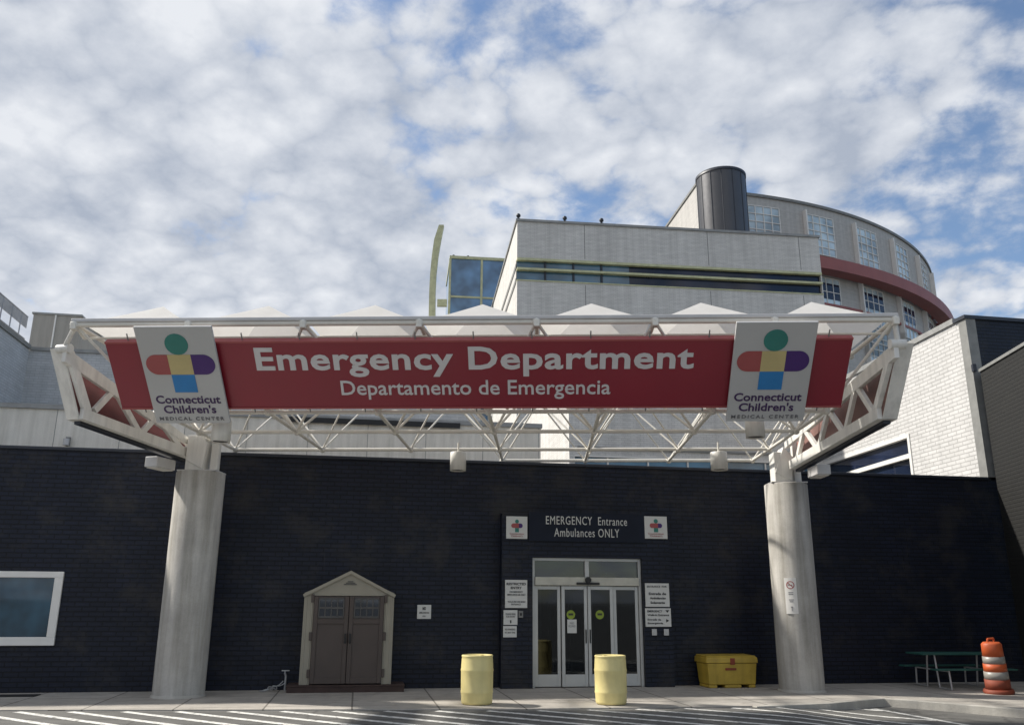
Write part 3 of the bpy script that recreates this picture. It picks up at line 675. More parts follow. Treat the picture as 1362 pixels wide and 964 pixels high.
# ------------------------------------------------------------------ concrete columns
def column(px, py, dia, ztop, label):
    P = onz(px, py, 0)
    c = thing('concrete_column', label, 'column', (P.x, P.y, 0), group='round concrete columns carrying the canopy')
    r_ = dia/2
    MB().lathe([(r_, 0), (r_, ztop-.02), (r_-.02, ztop), (.01, ztop)], 48).build('shaft', 'concrete', c)
    MB().lathe([(r_+.035, -.01), (r_+.03, .02), (r_, .05)], 48).build('base_joint', 'kerb', c)
    return P
CL = column(237, 925.5, 1.0, 4.47, 'round weathered concrete column nearest the left window, bare of any sign')
CR = column(1067, 918.5, .97, 4.52, 'round concrete column beside the yellow bin with a notice fixed to it')

# ------------------------------------------------------------------ canopy
FL = onz(100, 432, 6.52); FR = onz(1190, 425, 6.52); CANG = math.atan2(FR.y-FL.y, FR.x-FL.x); CW = (FR-FL).length
CF = frame(Vector((FL.x, FL.y, 0)), CANG)
can = thing('entrance_canopy', 'large cream steel space-frame canopy with tented fabric roof over the entrance', 'canopy', (FL.x, FL.y, 0), CANG)
mod = CW/7; ZT, ZB = 6.52, 5.20
ty = [0, 2.2, 4.2, 6.1]; by = [1.22, 3.12, 5.25, 6.85]
tn = lambda i, j: Vector((i*mod, ty[j], ZT)); bn = lambda i, j: Vector(((i+.5)*mod+.12, by[j], ZB))
tr_ = .042
for j in range(4):
    MB().tube(tn(0, j), tn(7, j), .055 if j else .05, 10).build('top_chord', 'tube', can)
for i in range(8):
    MB().tube(tn(i, 0)+Vector((0, .05, 0)), tn(i, 3), tr_, 8).build('cross_chord', 'tube', can)
for j in range(4):
    i0, i1 = (0, 6) if j < 3 else (3, 6)
    MB().tube(bn(i0, j), bn(i1, j), .040, 8).build('bottom_chord', 'tube', can)
for i in range(7):
    jm = 3 if i >= 3 else 2
    MB().tube(bn(i, 0), bn(i, jm), .036, 8).build('bottom_tie', 'tube', can)
    for j in range(jm+1):
        q = MB()
        for (di, dj) in ((0, 0), (1, 0), (0, 1), (1, 1)):
            if j+dj <= 3: q.tube(bn(i, j), tn(i+di, j+dj), .028 if j < 2 else .021, 8)
        q.ball(bn(i, j), .075); q.build('brace', 'tube', can)
q = MB()
for i in range(8):
    for j in range(4): q.ball(tn(i, j), .09)
q.build('node_balls', 'tube', can)
# fabric cones
first = None
q = MB(); nx_ = 6
pk = Vector((mod/2, .9, .52))
def cone(y0, y1):
    q = MB(); m_ = .06; cor = [(m_, y0+m_), (mod-m_, y0+m_), (mod-m_, y1-m_), (m_, y1-m_)]; cx, cy = mod/2, (y0+y1)/2; rings = []
    K = 7
    per = []
    for a, b_ in zip(cor, cor[1:]+cor[:1]):
        for t in range(6): per.append((a[0]+(b_[0]-a[0])*t/6, a[1]+(b_[1]-a[1])*t/6))
    n = len(per); vs__ = []
    for kk in range(K+1):
        t = kk/K
        for (x, y) in per: vs__.append((x+(cx-x)*t, y+(cy-y)*t, .06+.66*(t**1.05)))
    q.add(vs__, [(kk*n+i, kk*n+(i+1) % n, (kk+1)*n+(i+1) % n, (kk+1)*n+i) for kk in range(K) for i in range(n)], False)
    return q
for j in range(2):
    src = cone(ty[j], ty[j+1]).build('roof_cone', 'fabric', can); src.location = (0, 0, ZT)
    for i in range(1, 7):
        c = src.copy(); COL.objects.link(c); c.location = (i*mod, 0, ZT); XF[c.name] = Matrix()
# front gutter beam and clamps
MB().box(-.05, CW+.05, -.07, .01, ZT+.03, ZT+.10).build('gutter', 'gutter', can, bevel=.015)
for i in range(8):
    MB().box(i*mod-.05, i*mod+.05, -.08, .08, ZT-.10, ZT+.028).build('clamp', 'tube', can, bevel=.01)
ra = XF[can.name].inverted() @ onY(640, 447, 14.45)
MB().tube((0, ra.y, ra.z), (CW, ra.y, ra.z), .024, 8).build('sign_rail', 'tube', can)
MB().tube((0, 0, ZT), (0, ra.y, ra.z), .03, 8).build('rail_link', 'tube', can)
MB().tube((CW, 0, ZT), (CW, ra.y, ra.z), .03, 8).build('rail_link', 'tube', can)

# side trusses: open plate facing in, closed plate outside, painted red within
def truss(col, A, zA, Bp, zB, top, zigs, side, cw=.16):
    """A: front bottom corner px, Bp: rear bottom px; top: top edge px pair; zigs: list of px pairs"""
    Pa = onz(*A, zA); Pb = onz(*Bp, zB); an = math.atan2(Pb.y-Pa.y, Pb.x-Pa.x)
    f = lambda p: onv(p[0], p[1], Pa, an)
    inn = Vector((-math.sin(an), math.cos(an), 0))
    if inn.x*side > 0: inn = -inn                       # inn: from outer plate towards the middle of the canopy
    out = -inn; dep = .30
    a, b_, tf, tb_ = f(A), f(Bp), f(top[0]), f(top[1])
    q = MB()
    ax = (b_-a).normalized()
    q.prism([a, b_, b_+Vector((0, 0, cw*1.25)), a+Vector((0, 0, cw*1.25))], out*.09)
    up = (tf-a).normalized()
    q.prism([a+Vector((0, 0, cw*1.25)), tf, tf+ax*cw*1.3, a+ax*cw*1.3+Vector((0, 0, cw*1.25))], out*.088)
    tdn = Vector((0, 0, -cw*1.15))
    q.prism([tf+ax*.02, tb_, tb_+tdn*.8, tf+ax*.02+tdn*1.4], out*.086)
    for (p0, p1) in zigs: q.bar(f(p0)+out*.046, f(p1)+out*.046, cw*.72, .078, inn)
    t_ = q.build('side_truss', 'white_metal', can, world=True, bevel=.006)
    # outer shell
    o = out*dep
    q = MB(); q.prism([a+o, b_+o, tb_+o, tf+o], out*.05); q.build('outer_plate', 'white_metal', t_, world=True)
    q = MB(); q.prism([a+o*.985+ax*.05+Vector((0,0,.05)), b_+o*.985+Vector((0,0,.05)), tb_+o*.985, tf+o*.985+ax*.05-Vector((0,0,.05))], inn*.01); q.build('inner_lining', 'red_inside' if side < 0 else 'mid_red', t_, world=True)
    q = MB(); q.prism([a+out*.09, tf+out*.09, tf+o, a+o], ax*.04); q.build('end_plate', 'white_metal', t_, world=True)
    q = MB(); q.prism([a+out*.09, b_+out*.09, b_+o, a+o], Vector((0, 0, .04))); q.build('soffit', 'white_metal', t_, world=True)
    q = MB(); q.prism([a+out*.14+ax*.1, b_+out*.14, b_+o*.9, a+o*.9+ax*.1], Vector((0, 0, -.06))); q.build('lower_flange', 'coping_dark', t_, world=True)
    q = MB(); q.tube(tf-out*.04+ax*.06, tf+o*.75+ax*.06, .085, 20); q.build('pin', 'white_metal', t_, world=True)
    cn_ = FL if side < 0 else FR; MB().tube(tf+o*.35+ax*.06, cn_+Vector((0, .02, 0)), .045, 10).build('hanger_link', 'white_metal', t_, world=True)
    return Pa, Pb, an, out, ax, a, b_, o
TR = truss(CR, (1167.5, 557), 5.0, (1050, 624), 4.83, ((1188.5, 456), (1043, 588)), [((1137, 514), (1160, 551)), ((1136, 512), (1121, 578)), ((1100, 546), (1120, 576)), ((1099, 545), (1085.5, 600)), ((1068, 571), (1086, 598)), ((1067, 570), (1057, 615))], 1)
TL = truss(CL, (110, 557), 5.0, (258, 611), 4.78, ((88, 462), (262, 590)), [((128, 546), (155, 517)), ((152, 512), (190, 580)), ((190, 576), (212, 552)), ((207, 548), (244, 598))], -1)
# posts on the columns
for (C_, sgn) in ((CL, -1), (CR, 1)):
    lp = XF[can.name].inverted() @ Vector((C_.x, C_.y, 0)); zc = 4.47 if sgn < 0 else 4.52
    q = MB(); q.box(lp.x-.28, lp.x+.12, lp.y-.22, lp.y+.22, zc+.005, 5.25); q.box(lp.x+.2, lp.x+.36, lp.y-.08, lp.y+.08, zc+.005, ZT-.1)
    q.prism([(lp.x-.28, lp.y-.24, zc+.25), (lp.x+.1, lp.y-.24, zc+.05), (lp.x+.16, lp.y-.24, zc+.6), (lp.x-.05, lp.y-.24, zc+.85)], (0, .48, 0))
    q.build('post', 'white_metal', can, bevel=.012)
    MB().box(lp.x-.4, lp.x+.42, lp.y-.32, lp.y+.32, zc+.001, zc+.03).build('base_plate', 'gutter', can)

# flood light boxes below the trusses
def flood(Tr, px, py, label):
    an = Tr[2]; P = Tr[5] + Tr[4]*((Tr[6]-Tr[5]).length*.80) + Tr[3]*.32 + Vector((0, 0, -.11))
    o = thing('floodlight', label, 'floodlight', P, an, 'box floodlights under the canopy trusses')
    MB().box(-.30, .30, -.15, .15, -.22, -.002).build('housing', 'gutter', o, bevel=.015)
    MB().box(-.26, .26, -.12, .12, -.235, -.222).build('lens', 'frame_white', o)
flood(TL, 0, 0, 'grey box floodlight under the left truss beside the left column')
flood(TR, 0, 0, 'grey box floodlight under the right truss beside the right column')

# cylinder downlights hanging below the frame
def downlight(px, pt_, pb_, wpx, D, label, src=None):
    P = onY(px, pt_, D); Q = onY(px, pb_, D); h_ = P.z-Q.z; r_ = wpx/2/1136*(D*.963+.9)
    o = thing('downlight', label, 'downlight', Q, 0, 'white cylinder downlights hung from the canopy')
    MB().lathe([(r_*.8, .02), (r_, 0), (r_, h_), (r_*.95, h_+.01), (.01, h_+.01)], 28).build('housing', 'white_metal', o)
    MB().lathe([(.005, .03), (r_*.8, .03)], 28).build('lens', 'glass_dark', o)
    MB().tube((0, 0, h_), (0, 0, ZB-Q.z+.02 if ZB-Q.z > h_+.02 else h_+.15), .02, 8).build('stem', 'tube', o)
downlight(609, 602, 626, 21, 18.6, 'white cylinder downlight hanging over the dark wall left of the doors')
downlight(957, 602, 625, 22, 18.4, 'white cylinder downlight hanging over the dark wall right of the doors')
downlight(1005, 560, 582, 25, 15.9, 'white cylinder downlight just under the right emblem panel')
downlight(293, 560, 588, 25, 15.7, 'white cylinder downlight just under the left emblem panel')

# ------------------------------------------------------------------ big sign (its top leans towards the viewer)
LEAN = R(43)
SP0 = onY(640, 541, 14.9)
rot = Matrix.Rotation(CANG, 3, 'Z') @ Matrix.Rotation(LEAN, 3, 'X')   # local x along, z up the sign, y away from viewer
SM = Matrix.Translation(SP0) @ rot.to_4x4()
def sg(px, py): return infr(SM, px, py, 0)
sx0 = (sg(137, 458)[0]+sg(165, 542)[0])/2; sx1 = (sg(1134, 451)[0]+sg(1120, 539)[0])/2
sz0 = (sg(200, 542)[1]+sg(1100, 539)[1])/2; sz1 = (sg(200, 457.5)[1]+sg(1100, 451)[1])/2
print('sign', sg(137, 458), sg(165, 542), sg(1134, 451), sg(1120, 539))
sb = thing('entrance_banner_sign', 'long red sign with two lines of pale lettering across the canopy front', 'sign', SP0, rot=rot)
MB().box(sx0, sx1, 0, .10, sz0, sz1).build('board', 'sign_red', sb, bevel=.006)
q = MB(); q.box(sx0, sx1, -.012, .11, sz1+.001, sz1+.035); q.box(sx0, sx1, -.012, .11, sz0-.035, sz0-.001); q.build('edge_trim', 'em_red', sb)
q = MB()
for k_ in range(13):
    u = sx0+.4+k_*(sx1-sx0-.8)/12; q.tube((u, .05, sz1+.03), (u, .05, sz1+.17), .012, 6); q.tube((u, .05, sz0-.03), (u, .05, sz0-.13), .012, 6)
q.build('hanger', 'grey_trim', sb)
a = sg(340, 480); b_ = sg(923, 478)
text('title_lettering', 'Emergency Department', a[0], b_[0], sg(600, 500.5)[1], sg(600, 461)[1], -.012, 'letter', sb, bold=.022, spacing=1.05, depth=.012)
a = sg(454, 518); b_ = sg(812, 516)
text('subtitle_lettering', 'Departamento de Emergencia', a[0], b_[0], sg(600, 530.5)[1], sg(600, 505.5)[1], -.012, 'letter', sb, bold=.008, depth=.012)

# emblem panels
def flat(q, pts, y=-.008, d=.008): q.prism([(x, y, z) for x, z in pts], (0, d-.001, 0))
def arcpts(cx, cz, r, a0, a1, n=20): return [(cx+r*math.cos(R(a0+(a1-a0)*i/n)), cz+r*math.sin(R(a0+(a1-a0)*i/n))) for i in range(n+1)]
def emblem(par, x0, z1, W_, H_, y=-.008, full=True, mats=('em_green', 'em_red', 'em_yellow', 'em_purple', 'em_blue')):
    X = lambda s: x0+s*W_; Z = lambda t: z1-t*H_
    r_ = .150*W_; cz = Z(.485)+.305*W_*.5
    zt_, zb_ = Z(.278), Z(.480); hr = (zt_-zb_)/2
    names = ('emblem_head', 'emblem_left_arm', 'emblem_centre', 'emblem_right_arm', 'emblem_leg')
    q = MB(); flat(q, arcpts(X(.506), zt_+r_*.99, r_, 0, 357), y); q.build('emblem_dot', mats[0], par)
    q = MB(); flat(q, [(X(.354), zt_), (X(.055)+hr, zt_)]+arcpts(X(.055)+hr, (zt_+zb_)/2, hr, 95, 265)+[(X(.055)+hr, zb_), (X(.354), zb_)], y); q.build('emblem_arm', mats[1], par)
    q = MB(); flat(q, [(X(.355), zb_), (X(.657), zb_), (X(.657), zt_), (X(.355), zt_)], y); q.build('emblem_centre', mats[2], par)
    q = MB(); flat(q, [(X(.658), zb_), (X(.955)-hr, zb_)]+arcpts(X(.955)-hr, (zt_+zb_)/2, hr, -85, 85)+[(X(.955)-hr, zt_), (X(.658), zt_)], y); q.build('emblem_arm', mats[3], par)
    zq = Z(.665); q = MB(); flat(q, [(X(.355), zq), (X(.657), zq), (X(.657), zb_-.001), (X(.355), zb_-.001)], y); q.build('emblem_leg', mats[4], par)
    if full:
        text('lettering', 'Connecticut', X(.07), X(.93), Z(.785), Z(.700), y, 'ink_purple', par, bold=.018, depth=.007)
        text('lettering', 'Children\'s', X(.145), X(.845), Z(.890), Z(.803), y, 'ink_purple', par, bold=.018, depth=.007)
        text('small_lettering', 'MEDICAL CENTER', X(.06), X(.93), Z(.966), Z(.930), y, 'ink_grey', par, bold=.01, spacing=1.35, depth=.007)
sgp = lambda px, py: infr(SM, px, py, -.12)
pR = [sgp(978.5, 428.5), sgp(1087.5, 428.5), sgp(967, 560), sgp(1070, 560)]
PWd = ((pR[1][0]-pR[0][0])+(pR[3][0]-pR[2][0]))/2; PH = pR[0][1]-pR[2][1]
print('panelR', pR, PWd, PH)
pL = [sgp(178, 434.5), sgp(281.5, 434.5), sgp(205.5, 564), sgp(308, 564)]
print('panelL', pL)
for (pp, lb) in ((pR, 'white emblem panel with purple lettering at the right end of the red sign'), (pL, 'white emblem panel with purple lettering at the left end of the red sign')):
    cx = sum(p_[0] for p_ in pp)/4; zt_ = (pp[0][1]+pp[1][1])/2
    o = MB().box(cx-PWd/2, cx+PWd/2, -.12, -.07, zt_-PH, zt_).build('emblem_panel', 'sign_white', sb, bevel=.006); o['label'] = lb
    emblem(o, cx-PWd/2, zt_, PWd, PH, -.128)

# ------------------------------------------------------------------ signs on the wall
def wthing(name, label, cat, px0, py0, px1, py1, v, group=None):
    """flat board on the wall plane v; returns empty at lower left, with width and height"""
    xa, za = infr(WF, px0, py1, v); xb, zb = infr(WF, px1, py0, v)
    o = thing(name, label, cat, WF @ Vector((xa, v, za)), WANG, group); return o, xb-xa, zb-za
o, w_, h_ = wthing('entrance_sign', 'navy board reading EMERGENCY Entrance Ambulances ONLY above the doors', 'sign', 703, 684, 856, 719, DP)
MB().box(0, w_, -.04, -.003, 0, h_).build('board', 'navy_board', o)
text('lettering', 'EMERGENCY  Entrance', w_*.145, w_*.845, h_*.58, h_*.87, -.05, 'notice', o, bold=.0, depth=.009, spacing=1.12)
text('lettering', 'Ambulances ONLY', w_*.215, w_*.775, h_*.16, h_*.46, -.05, 'notice', o, bold=.0, depth=.009, spacing=1.12)
for (a, b_, lb) in ((673, 701, 'small square emblem sign left of the navy entrance board'), (857, 886, 'small square emblem sign right of the navy entrance board')):
    o, w_, h_ = wthing('emblem_sign', lb, 'sign', a, 687, b_, 716, DP, 'small emblem signs over the entrance')
    MB().box(0, w_, -.04, -.003, 0, h_).build('panel', 'notice', o, bevel=.004)
    emblem(o, w_*.2, h_*.97, w_*.6, h_*1.02, -.048, False, ('em_green', 'em_red', 'em_red', 'em_purple', 'em_green'))
    text('lettering', 'Connecticut\nChildren\'s', w_*.16, w_*.84, h_*.08, h_*.26, -.048, 'em_red', o, depth=.006)
def notice(label, x0, y0, x1, y1, v, lines, group='notices on the brick beside the doors'):
    o, w_, h_ = wthing('wall_notice', label, 'notice', x0, y0, x1, y1, v, group)
    MB().box(0, w_, -.03, -.003, 0, h_).build('panel', 'notice', o, bevel=.003)
    for (t, a, b_, z0_, z1_, bd) in lines: text('lettering', t, w_*a, w_*b_, h_*z0_, h_*z1_, -.036, 'ink_black', o, bold=bd, depth=.005)
    return o, w_, h_
notice('large white RESTRICTED ENTRY notice, topmost at the left of the doors', 671.5, 771, 701, 808, DP, [('RESTRICTED', .06, .94, .81, .90, .03), ('ENTRY', .25, .75, .67, .76, .03), ('FOR EMERGENCY', .2, .8, .54, .60, .01), ('AMBULANCE USE ONLY', .08, .92, .44, .50, .02), ('WALK-INS USE MAIN', .12, .9, .19, .25, .01), ('ENTRANCE', .28, .7, .10, .155, .01)])
notice('middle white paper notice at the left of the doors', 669.5, 811, 688, 830.5, DP, [('PLEASE RING\nFOR ENTRY', .15, .85, .5, .8, .0), ('1', .46, .56, .12, .32, .02)])
notice('lowest white paper notice at the left of the doors', 669, 832, 687, 847, DP, [('NO PARKING', .12, .88, .62, .78, .0), ('AT ANY TIME', .12, .88, .35, .5, .0)])
notice('upper white notice at the right of the doors, above the arrow sign', 858.5, 775.5, 889, 806.5, DP, [('ENTRANCE  FOR', .08, .9, .82, .90, .01), ('Entrada de', .14, .86, .50, .61, .03), ('Ambulancias', .18, .84, .32, .42, .03), ('Solamente', .20, .80, .13, .23, .03)])
o, w_, h_ = notice('lower white notice with two arrows at the right of the doors', 858.5, 808.5, 891.5, 833, DP, [('EMERGENCY', .08, .66, .78, .90, .02), ('Walk-in Entrance', .08, .92, .58, .69, .02), ('Entrada de', .08, .6, .34, .44, .02), ('Emergencia', .08, .68, .12, .24, .03)])
q = MB(); flat(q, [(w_*.78, h_*.90), (w_*.94, h_*.90), (w_*.86, h_*.76)], -.036, .005); flat(q, [(w_*.80, h_*.24), (w_*.80, h_*.42), (w_*.92, h_*.33)], -.036, .005); q.build('arrow', 'ink_black', o)
notice('small square white notice on the dark wall between shed and doors', 554.5, 804, 573.5, 822.5, 0, [('NO', .38, .62, .62, .86, .05), ('SMOKING', .15, .85, .38, .50, .02), ('AREA', .38, .62, .14, .24, .0)], None)
for (x0, y0, x1, y1, lb) in ((689.5, 812, 695.5, 821, 'dark intercom box beside the middle paper notice left of the doors'), (867, 836, 873, 844.5, 'small grey push plate nearer the doors, under the arrow notice'), (883, 836, 889, 844.5, 'small pale push plate farther from the doors, under the arrow notice')):
    o, w_, h_ = wthing('switch_plate', lb, 'switch', x0, y0, x1, y1, DP)
    MB().box(0, w_, -.03, -.003, 0, h_).build('plate', 'grey_trim' if x0 < 800 else 'gutter', o, bevel=.003)
    MB().box(w_*.3, w_*.7, -.04, -.031, h_*.3, h_*.7).build('button', 'black' if x0 < 800 else 'alu', o)
# stickers and paper on the doors
for (px, lb) in ((759.5, 'round lime sticker on the left sliding door leaf, above the paper'), (798, 'round lime sticker on the right sliding door leaf')):
    x_, z_ = infr(WF, px, 817, D0)
    o = thing('door_sticker', lb, 'sticker', WF @ Vector((x_, D0+.016, z_)), WANG, 'lime stickers on the sliding doors')
    MB().prism([(x, 0, z) for x, z in arcpts(0, 0, .10, 0, 357)], (0, .003, 0)).build('disc', 'lime', o)
    q = MB(); q.box(-.055, .055, -.003, -.001, -.015, .03); q.build('pictogram', 'ink_black', o)
x_, z_ = infr(WF, 761, 833, D0)
o = thing('paper_notice', 'white paper taped to the left sliding door leaf', 'paper', WF @ Vector((x_, D0+.014, z_)), WANG)
MB().box(-.11, .11, 0, .004, -.14, .16).build('sheet', 'notice', o)
text('lettering', 'MASKS\nREQUIRED', -.08, .08, -.02, .10, -.002, 'ink_grey', o, depth=.002)
# notice on right column (wraps the shaft)
nz0 = onv(1044, 816, CR+Vector((0, -.49, 0)), 0).z; nz1 = onv(1040, 768, CR+Vector((0, -.49, 0)), 0).z
an0 = R(-90)
cn = thing('column_notice', 'narrow white no-smoking notice on the right concrete column', 'notice', (CR.x, CR.y, nz0))
hgt = nz1-nz0; q = MB(); a0, a1 = R(-131), R(-101)
arcr = .485
arc(q, arcr+.006, arcr+.014, a0, a1, 0, hgt, 6); q.build('panel', 'frame_white', cn)
def wrap(mb_):
    for v_ in mb_.v:
        t = (a0+a1)/2+v_.x/arcr; rr = arcr+.016-v_.y; v_.x, v_.y = rr*math.cos(t), rr*math.sin(t)
    return mb_
q = MB(); zc_ = hgt*.80; n = 28; ro, ri = .085, .068
ring_v = [(ro*math.cos(2*math.pi*i/n), -.002, zc_+ro*math.sin(2*math.pi*i/n)) for i in range(n)]+[(ri*math.cos(2*math.pi*i/n), -.002, zc_+ri*math.sin(2*math.pi*i/n)) for i in range(n)]
q.add(ring_v, [(i, (i+1) % n, n+(i+1) % n, n+i) for i in range(n)]); q.prism([(-.055, -.001, zc_+.04), (-.045, -.001, zc_+.055), (.055, -.001, zc_-.04), (.045, -.001, zc_-.055)], (0, -.002, 0))
wrap(q).build('prohibition_ring', 'em_red', cn)
q = MB(); q.box(-.05, .04, -.002, 0, zc_-.008, zc_+.008); q.box(-.05, .05, -.002, 0, hgt*.58, hgt*.60); q.box(-.05, .05, -.002, 0, hgt*.53, hgt*.55); q.box(-.05, .05, -.002, 0, hgt*.38, hgt*.40); q.box(-.04, .04, -.002, 0, hgt*.33, hgt*.35); q.box(-.006, .006, -.002, 0, hgt*.08, hgt*.2); q.box(-.02, .02, -.002, 0, hgt*.18, hgt*.2)
wrap(q).build('lettering', 'ink_grey', cn)

# ------------------------------------------------------------------ things on the pavement
def make_barrel(P, label):
    o = thing('plastic_drum', label, 'drum', P, random.uniform(0, 3), 'cream-yellow drums in front of the doors')
    prof = [(.01, .0), (.255, .0), (.285, .02), (.292, .06), (.293, .20), (.300, .225), (.300, .245), (.294, .27), (.296, .62), (.302, .645), (.302, .665), (.296, .69), (.294, .86), (.290, .90), (.298, .915), (.298, .935), (.286, .945), (.272, .942), (.268, .925), (.01, .92)]
    prof = [(a*(1+.035*math.sin(math.pi*min(1, z/.93))), z*.93) for a, z in prof]
    MB().lathe(prof, 48).build('body', 'barrel', o)
    q = MB(); q.tube((.15, 0, .855), (.15, 0, .875), .035, 14); q.tube((-.15, 0, .855), (-.15, 0, .875), .025, 14); q.build('bung', 'barrel', o)
    return o
b1 = make_barrel(onz(634, 935.8, 0), 'cream-yellow drum standing left of the doors, nearer the shed')
b2 = copy_tree(b1); P = onz(813, 935.8, 0); b2.location = P; b2.rotation_euler.z += 1.3; b2['label'] = 'cream-yellow drum standing directly in front of the right door leaves'

# sand bin
P = onz(975, 914.4, 0)
bn_ = thing('grit_bin', 'yellow lidded grit bin against the dark wall left of the right column', 'bin', P, WANG)
def tap(q, x0, x1, y0, y1, z0, z1, t):       # box that widens upward by t
    q.add([(x0, y0, z0), (x1, y0, z0), (x1, y1, z0), (x0, y1, z0), (x0-t, y0-t, z1), (x1+t, y0-t, z1), (x1+t, y1+t, z1), (x0-t, y1+t, z1)], [(0,3,2,1),(4,5,6,7),(0,1,5,4),(1,2,6,5),(2,3,7,6),(3,0,4,7)])
q = MB(); tap(q, -.56, .56, 0, .62, .07, .53, .035)
for (x0, x1) in ((-.56, -.36), (-.18, .22), (.40, .56)): q.box(x0, x1, .01, .61, 0, .068)
q.build('body', 'bin', bn_, bevel=.02)
q = MB(); tap(q, -.625, .625, -.05, .69, .535, .66, -.01); q.prism([(-.6, -.03, .66), (-.6, .67, .66), (-.6, .62, .70), (-.6, .03, .69)], (1.2, 0, 0)); q.build('lid', 'bin', bn_, bevel=.02)
MB().box(-.05, .06, -.065, -.02, .50, .64).build('latch', 'base_rubber', bn_, bevel=.008)
MB().box(-.17, .09, -.045, -.02, .38, .43).build('label_plate', 'base_rubber', bn_)

# shed
P = onz(459, 920.5, 0); PL = frame(P, WANG)
pk_ = thing('timber_platform', 'low red-brown timber platform under the small shed', 'platform', P, WANG)
xa = infr(PL, 380, 916, 0)[0]; xb = infr(PL, 538, 916, 0)[0]; hp = infr(PL, 459, 910.5, 0)[1]
q = MB()
for i in range(5): q.box(xa, xb, .0+i*.155, .15+i*.155, hp-.035, hp)
q.build('decking', 'wood_red', pk_, bevel=.006)
q = MB(); q.box(xa+.01, xb-.01, .012, .06, 0, hp-.036); q.box(xa+.01, xa+.06, .061, .74, 0, hp-.036); q.box(xb-.06, xb-.01, .061, .74, 0, hp-.036); q.build('beam', 'wood_red', pk_)
SF = frame(PL @ Vector((0, .10, hp)), WANG)
shed = thing('garden_shed', 'tan resin shed with brown double doors and gable roof against the wall', 'shed', PL @ Vector((0, .10, hp)), WANG)
s0 = infr(SF, 397, 908, 0)[0]; s1 = infr(SF, 521, 908, 0)[0]; e0 = infr(SF, 405.5, 789, 0)[0]; e1 = infr(SF, 523.5, 789, 0)[0]; ez = infr(SF, 463, 787, 0)[1]; az = infr(SF, 464, 758.5, 0)[1]
s0 = (s0+e0)/2; s1 = (s1+e1)/2; cxs = (s0+s1)/2; SD = .62
print('shed', s0, s1, e0, e1, ez, az)
jw = .21
q = MB(); q.box(s0, s0+jw, 0, .06, 0, ez-.08); q.box(s1-jw, s1, 0, .06, 0, ez-.08); q.box(s0, s0+.05, .06, SD, 0, ez-.05); q.box(s1-.05, s1, .06, SD, 0, ez-.05)
for sx in (s0+.04, s0+jw-.06, s1-jw+.03, s1-.07): q.box(sx, sx+.03, -.014, -.001, .02, ez-.09)
q.build('wall', 'shed_wall', shed, bevel=.008)
q = MB(); q.prism([(s0, .01, ez-.078), (s1, .01, ez-.078), (s1, .01, ez-.02), (cxs, .01, az-.06), (s0, .01, ez-.02)], (0, .06, 0)); gb = q.build('gable', 'shed_wall', shed)
q = MB()
for i in range(3): q.box(cxs-.14+i*.04, cxs+.14-i*.04, -.006, .008, az-.30+i*.03, az-.285+i*.03)
q.build('vent', 'shed_frame', gb)
q = MB()
for (xe, sg_) in ((s0-.03, 1), (s1+.03, -1)):
    a = Vector((xe, -.05, ez-.05)); b_ = Vector((cxs, -.05, az)); q.prism([a, b_, b_-Vector((0, 0, .07)), a-Vector((-sg_*.02, 0, .06))], (0, SD+.1, 0))
q.build('roof', 'shed_wall', shed)
for (x0, x1) in ((s0+jw+.004, cxs-.006), (cxs+.006, s1-jw-.004)):
    q = MB(); q.box(x0, x1, -.02, .03, .02, ez-.09)
    st = .09
    for (a, b_, c, d) in ((x0, x0+st, .02, ez-.09), (x1-st, x1, .02, ez-.09), (x0+st, x1-st, .02, .14), (x0+st, x1-st, ez-.66, ez-.56)): q.box(a, b_, -.045, -.0205, c, d)
    dd = q.build('door', 'shed_door', shed, bevel=.008)
    q = MB(); wx0, wx1, wz0, wz1 = x0+st+.02, x1-st-.02, ez-.52, ez-.14
    for i in range(5): u = wx0+(wx1-wx0)*i/4; q.box(u-.012, u+.012, -.04, -.021, wz0, wz1)
    for i in range(3): z = wz0+(wz1-wz0)*i/2; q.box(wx0, wx1, -.042, -.022, z-.02, z+.02)
    wi = q.build('window_grid', 'shed_frame', dd)
    MB().box(wx0, wx1, -.026, -.0205, wz0, wz1).build('pane', 'glass_dark', wi)
for (x_, s_) in ((s0+jw, -1), (s1-jw, 1)):
    for z in (.14, ez*.47, ez-.22):
        q = MB(); q.box(min(x_, x_+s_*.06), max(x_, x_+s_*.06), -.05, -.003, z, z+.17); q.build('hinge', 'shed_door', shed, bevel=.008)
q = MB()
for sx in (-.05, .05): q.box(cxs+sx-.02, cxs+sx+.02, -.085, -.046, ez*.44, ez*.44+.20)
q.build('handle', 'black', shed, bevel=.01)

# standpipe with loose hose beside the shed
P = onz(378, 919, 0)
sp = thing('standpipe', 'small grey tap and tangled hose on the pavement left of the shed', 'tap', P, WANG)
q = MB(); q.path([(0, .12, 0), (0, .12, .30), (-.02, .10, .36)], .022); q.tube((-.02, .10, .36), (-.02, .10, .40), .015, 8); q.box(-.09, .07, .085, .115, .40, .42); q.build('tap', 'pipe', sp)
q = MB()
for kk in range(3):
    pts = []
    for i in range(26):
        t = i/25; pts.append((-.05-.42*t+.05*math.sin(t*9+kk*2), .05-.03*kk+.05*math.cos(t*7+kk), max(.012, .20*(1-t)**1.3*(1-.2*kk)+.02*math.sin(t*14+kk*3))))
    q.path(pts, .011, 6)
q.build('hose', 'pipe', sp)
q = MB(); q.lathe([(.01, 0), (.06, 0), (.07, .03), (.045, .06), (.01, .07)], 16, .17, .1); q.build('valve_cap', 'notice', sp)

# drain plate at far left
P = onz(10, 925, 0.003); q = MB(); q.box(-.75, .55, -.2, .2, 0, .012)
tag(q.build('drain_cover', 'black', loc=P, rz=WANG), 'flat dark drain cover in the pavement at the lower left edge', 'drain cover')

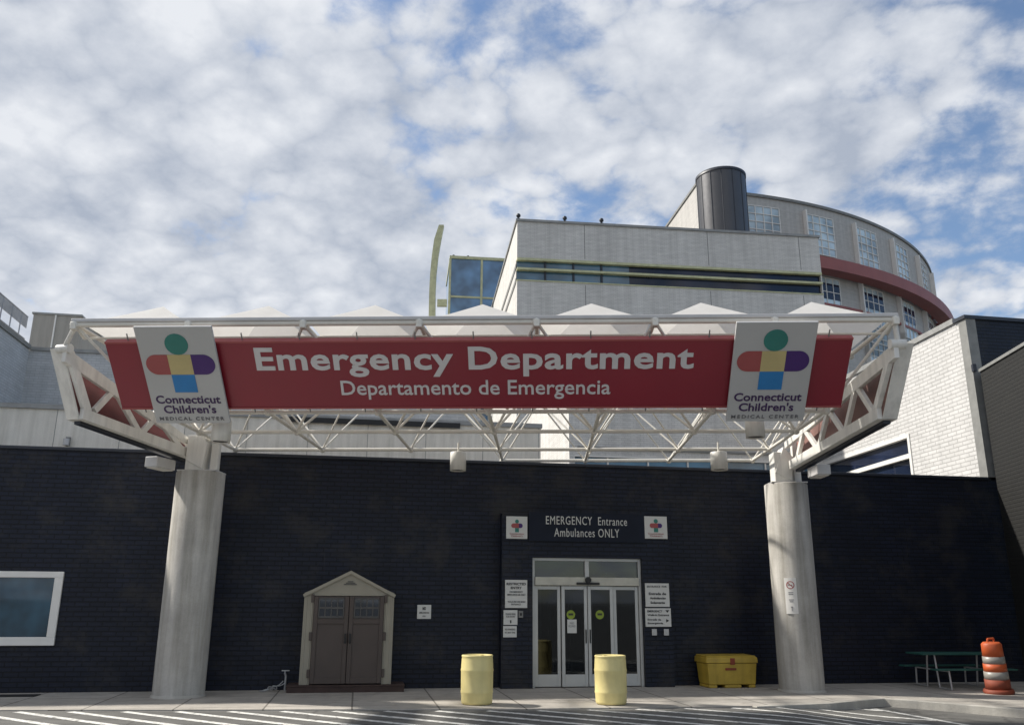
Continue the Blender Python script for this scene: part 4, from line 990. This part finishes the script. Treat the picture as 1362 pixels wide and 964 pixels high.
# picnic table
P = onz(1300, 917.5, 0); px_m = 1136/(P.y*.963-.3)
tb_ = thing('picnic_table', 'green slatted picnic table with grey tube legs beside the traffic drum', 'table', P, WANG*.6)
hl = .97
q = MB()
for i in range(5): q.box(-hl, hl, .38+i*.148, .38+i*.148+.135, .725, .76)
q.build('tabletop', 'table_green', tb_, bevel=.006)
for y0 in (-.10, 1.22):
    q = MB()
    for i in range(2): q.box(-hl+.0, hl, y0+i*.135, y0+i*.135+.12, .42, .45)
    q.build('bench', 'table_green', tb_, bevel=.006)
for sx in (-.62, .62):
    q = MB(); q.path([(sx, .0, .415), (sx, -.04, .02), (sx, .42, .02), (sx, .50, .72)], .021); q.path([(sx, 1.33, .415), (sx, 1.36, .02), (sx, .92, .02), (sx, .80, .72)], .021); q.tube((sx, .0, .40), (sx, 1.33, .40), .018, 8); q.build('leg', 'pipe', tb_)

# traffic drum
P = onz(1329, 922, 0)
td = thing('traffic_drum', 'orange traffic drum with white bands leaning beside the picnic table', 'traffic drum', P, .3)
td.rotation_euler = (R(1.5), R(-3.2), .3); td.scale = (.92, .92, 1)
hD = 1.12
secs = [('body', [(.275, .10), (.27, .30)], 'base_rubber'), ('body', [(.262, .30), (.258, .46)], 'band'), ('body', [(.25, .46), (.247, .62)], 'orange'), ('body', [(.24, .62), (.237, .77)], 'band'), ('body', [(.23, .77), (.22, 1.02), (.18, 1.06), (.01, 1.07)], 'orange')]
for i, (nm, pf, mt) in enumerate(secs):
    lo = [(pf[0][0]-.012, pf[0][1])]; MB().lathe(lo+pf+([(pf[-1][0]-.015, pf[-1][1])] if i < 4 else []), 32).build('white_band' if mt == 'band' else 'orange_band', mt, td)
MB().lathe([(.01, 0), (.32, 0), (.335, .05), (.31, .10), (.27, .102)], 32).build('base', 'base_rubber', td)
q = MB(); q.path([(-.10, 0, 1.05), (-.09, 0, 1.13), (.09, 0, 1.13), (.10, 0, 1.05)], .022, 8); q.build('handle', 'orange', td)

scene.render.engine = 'CYCLES'
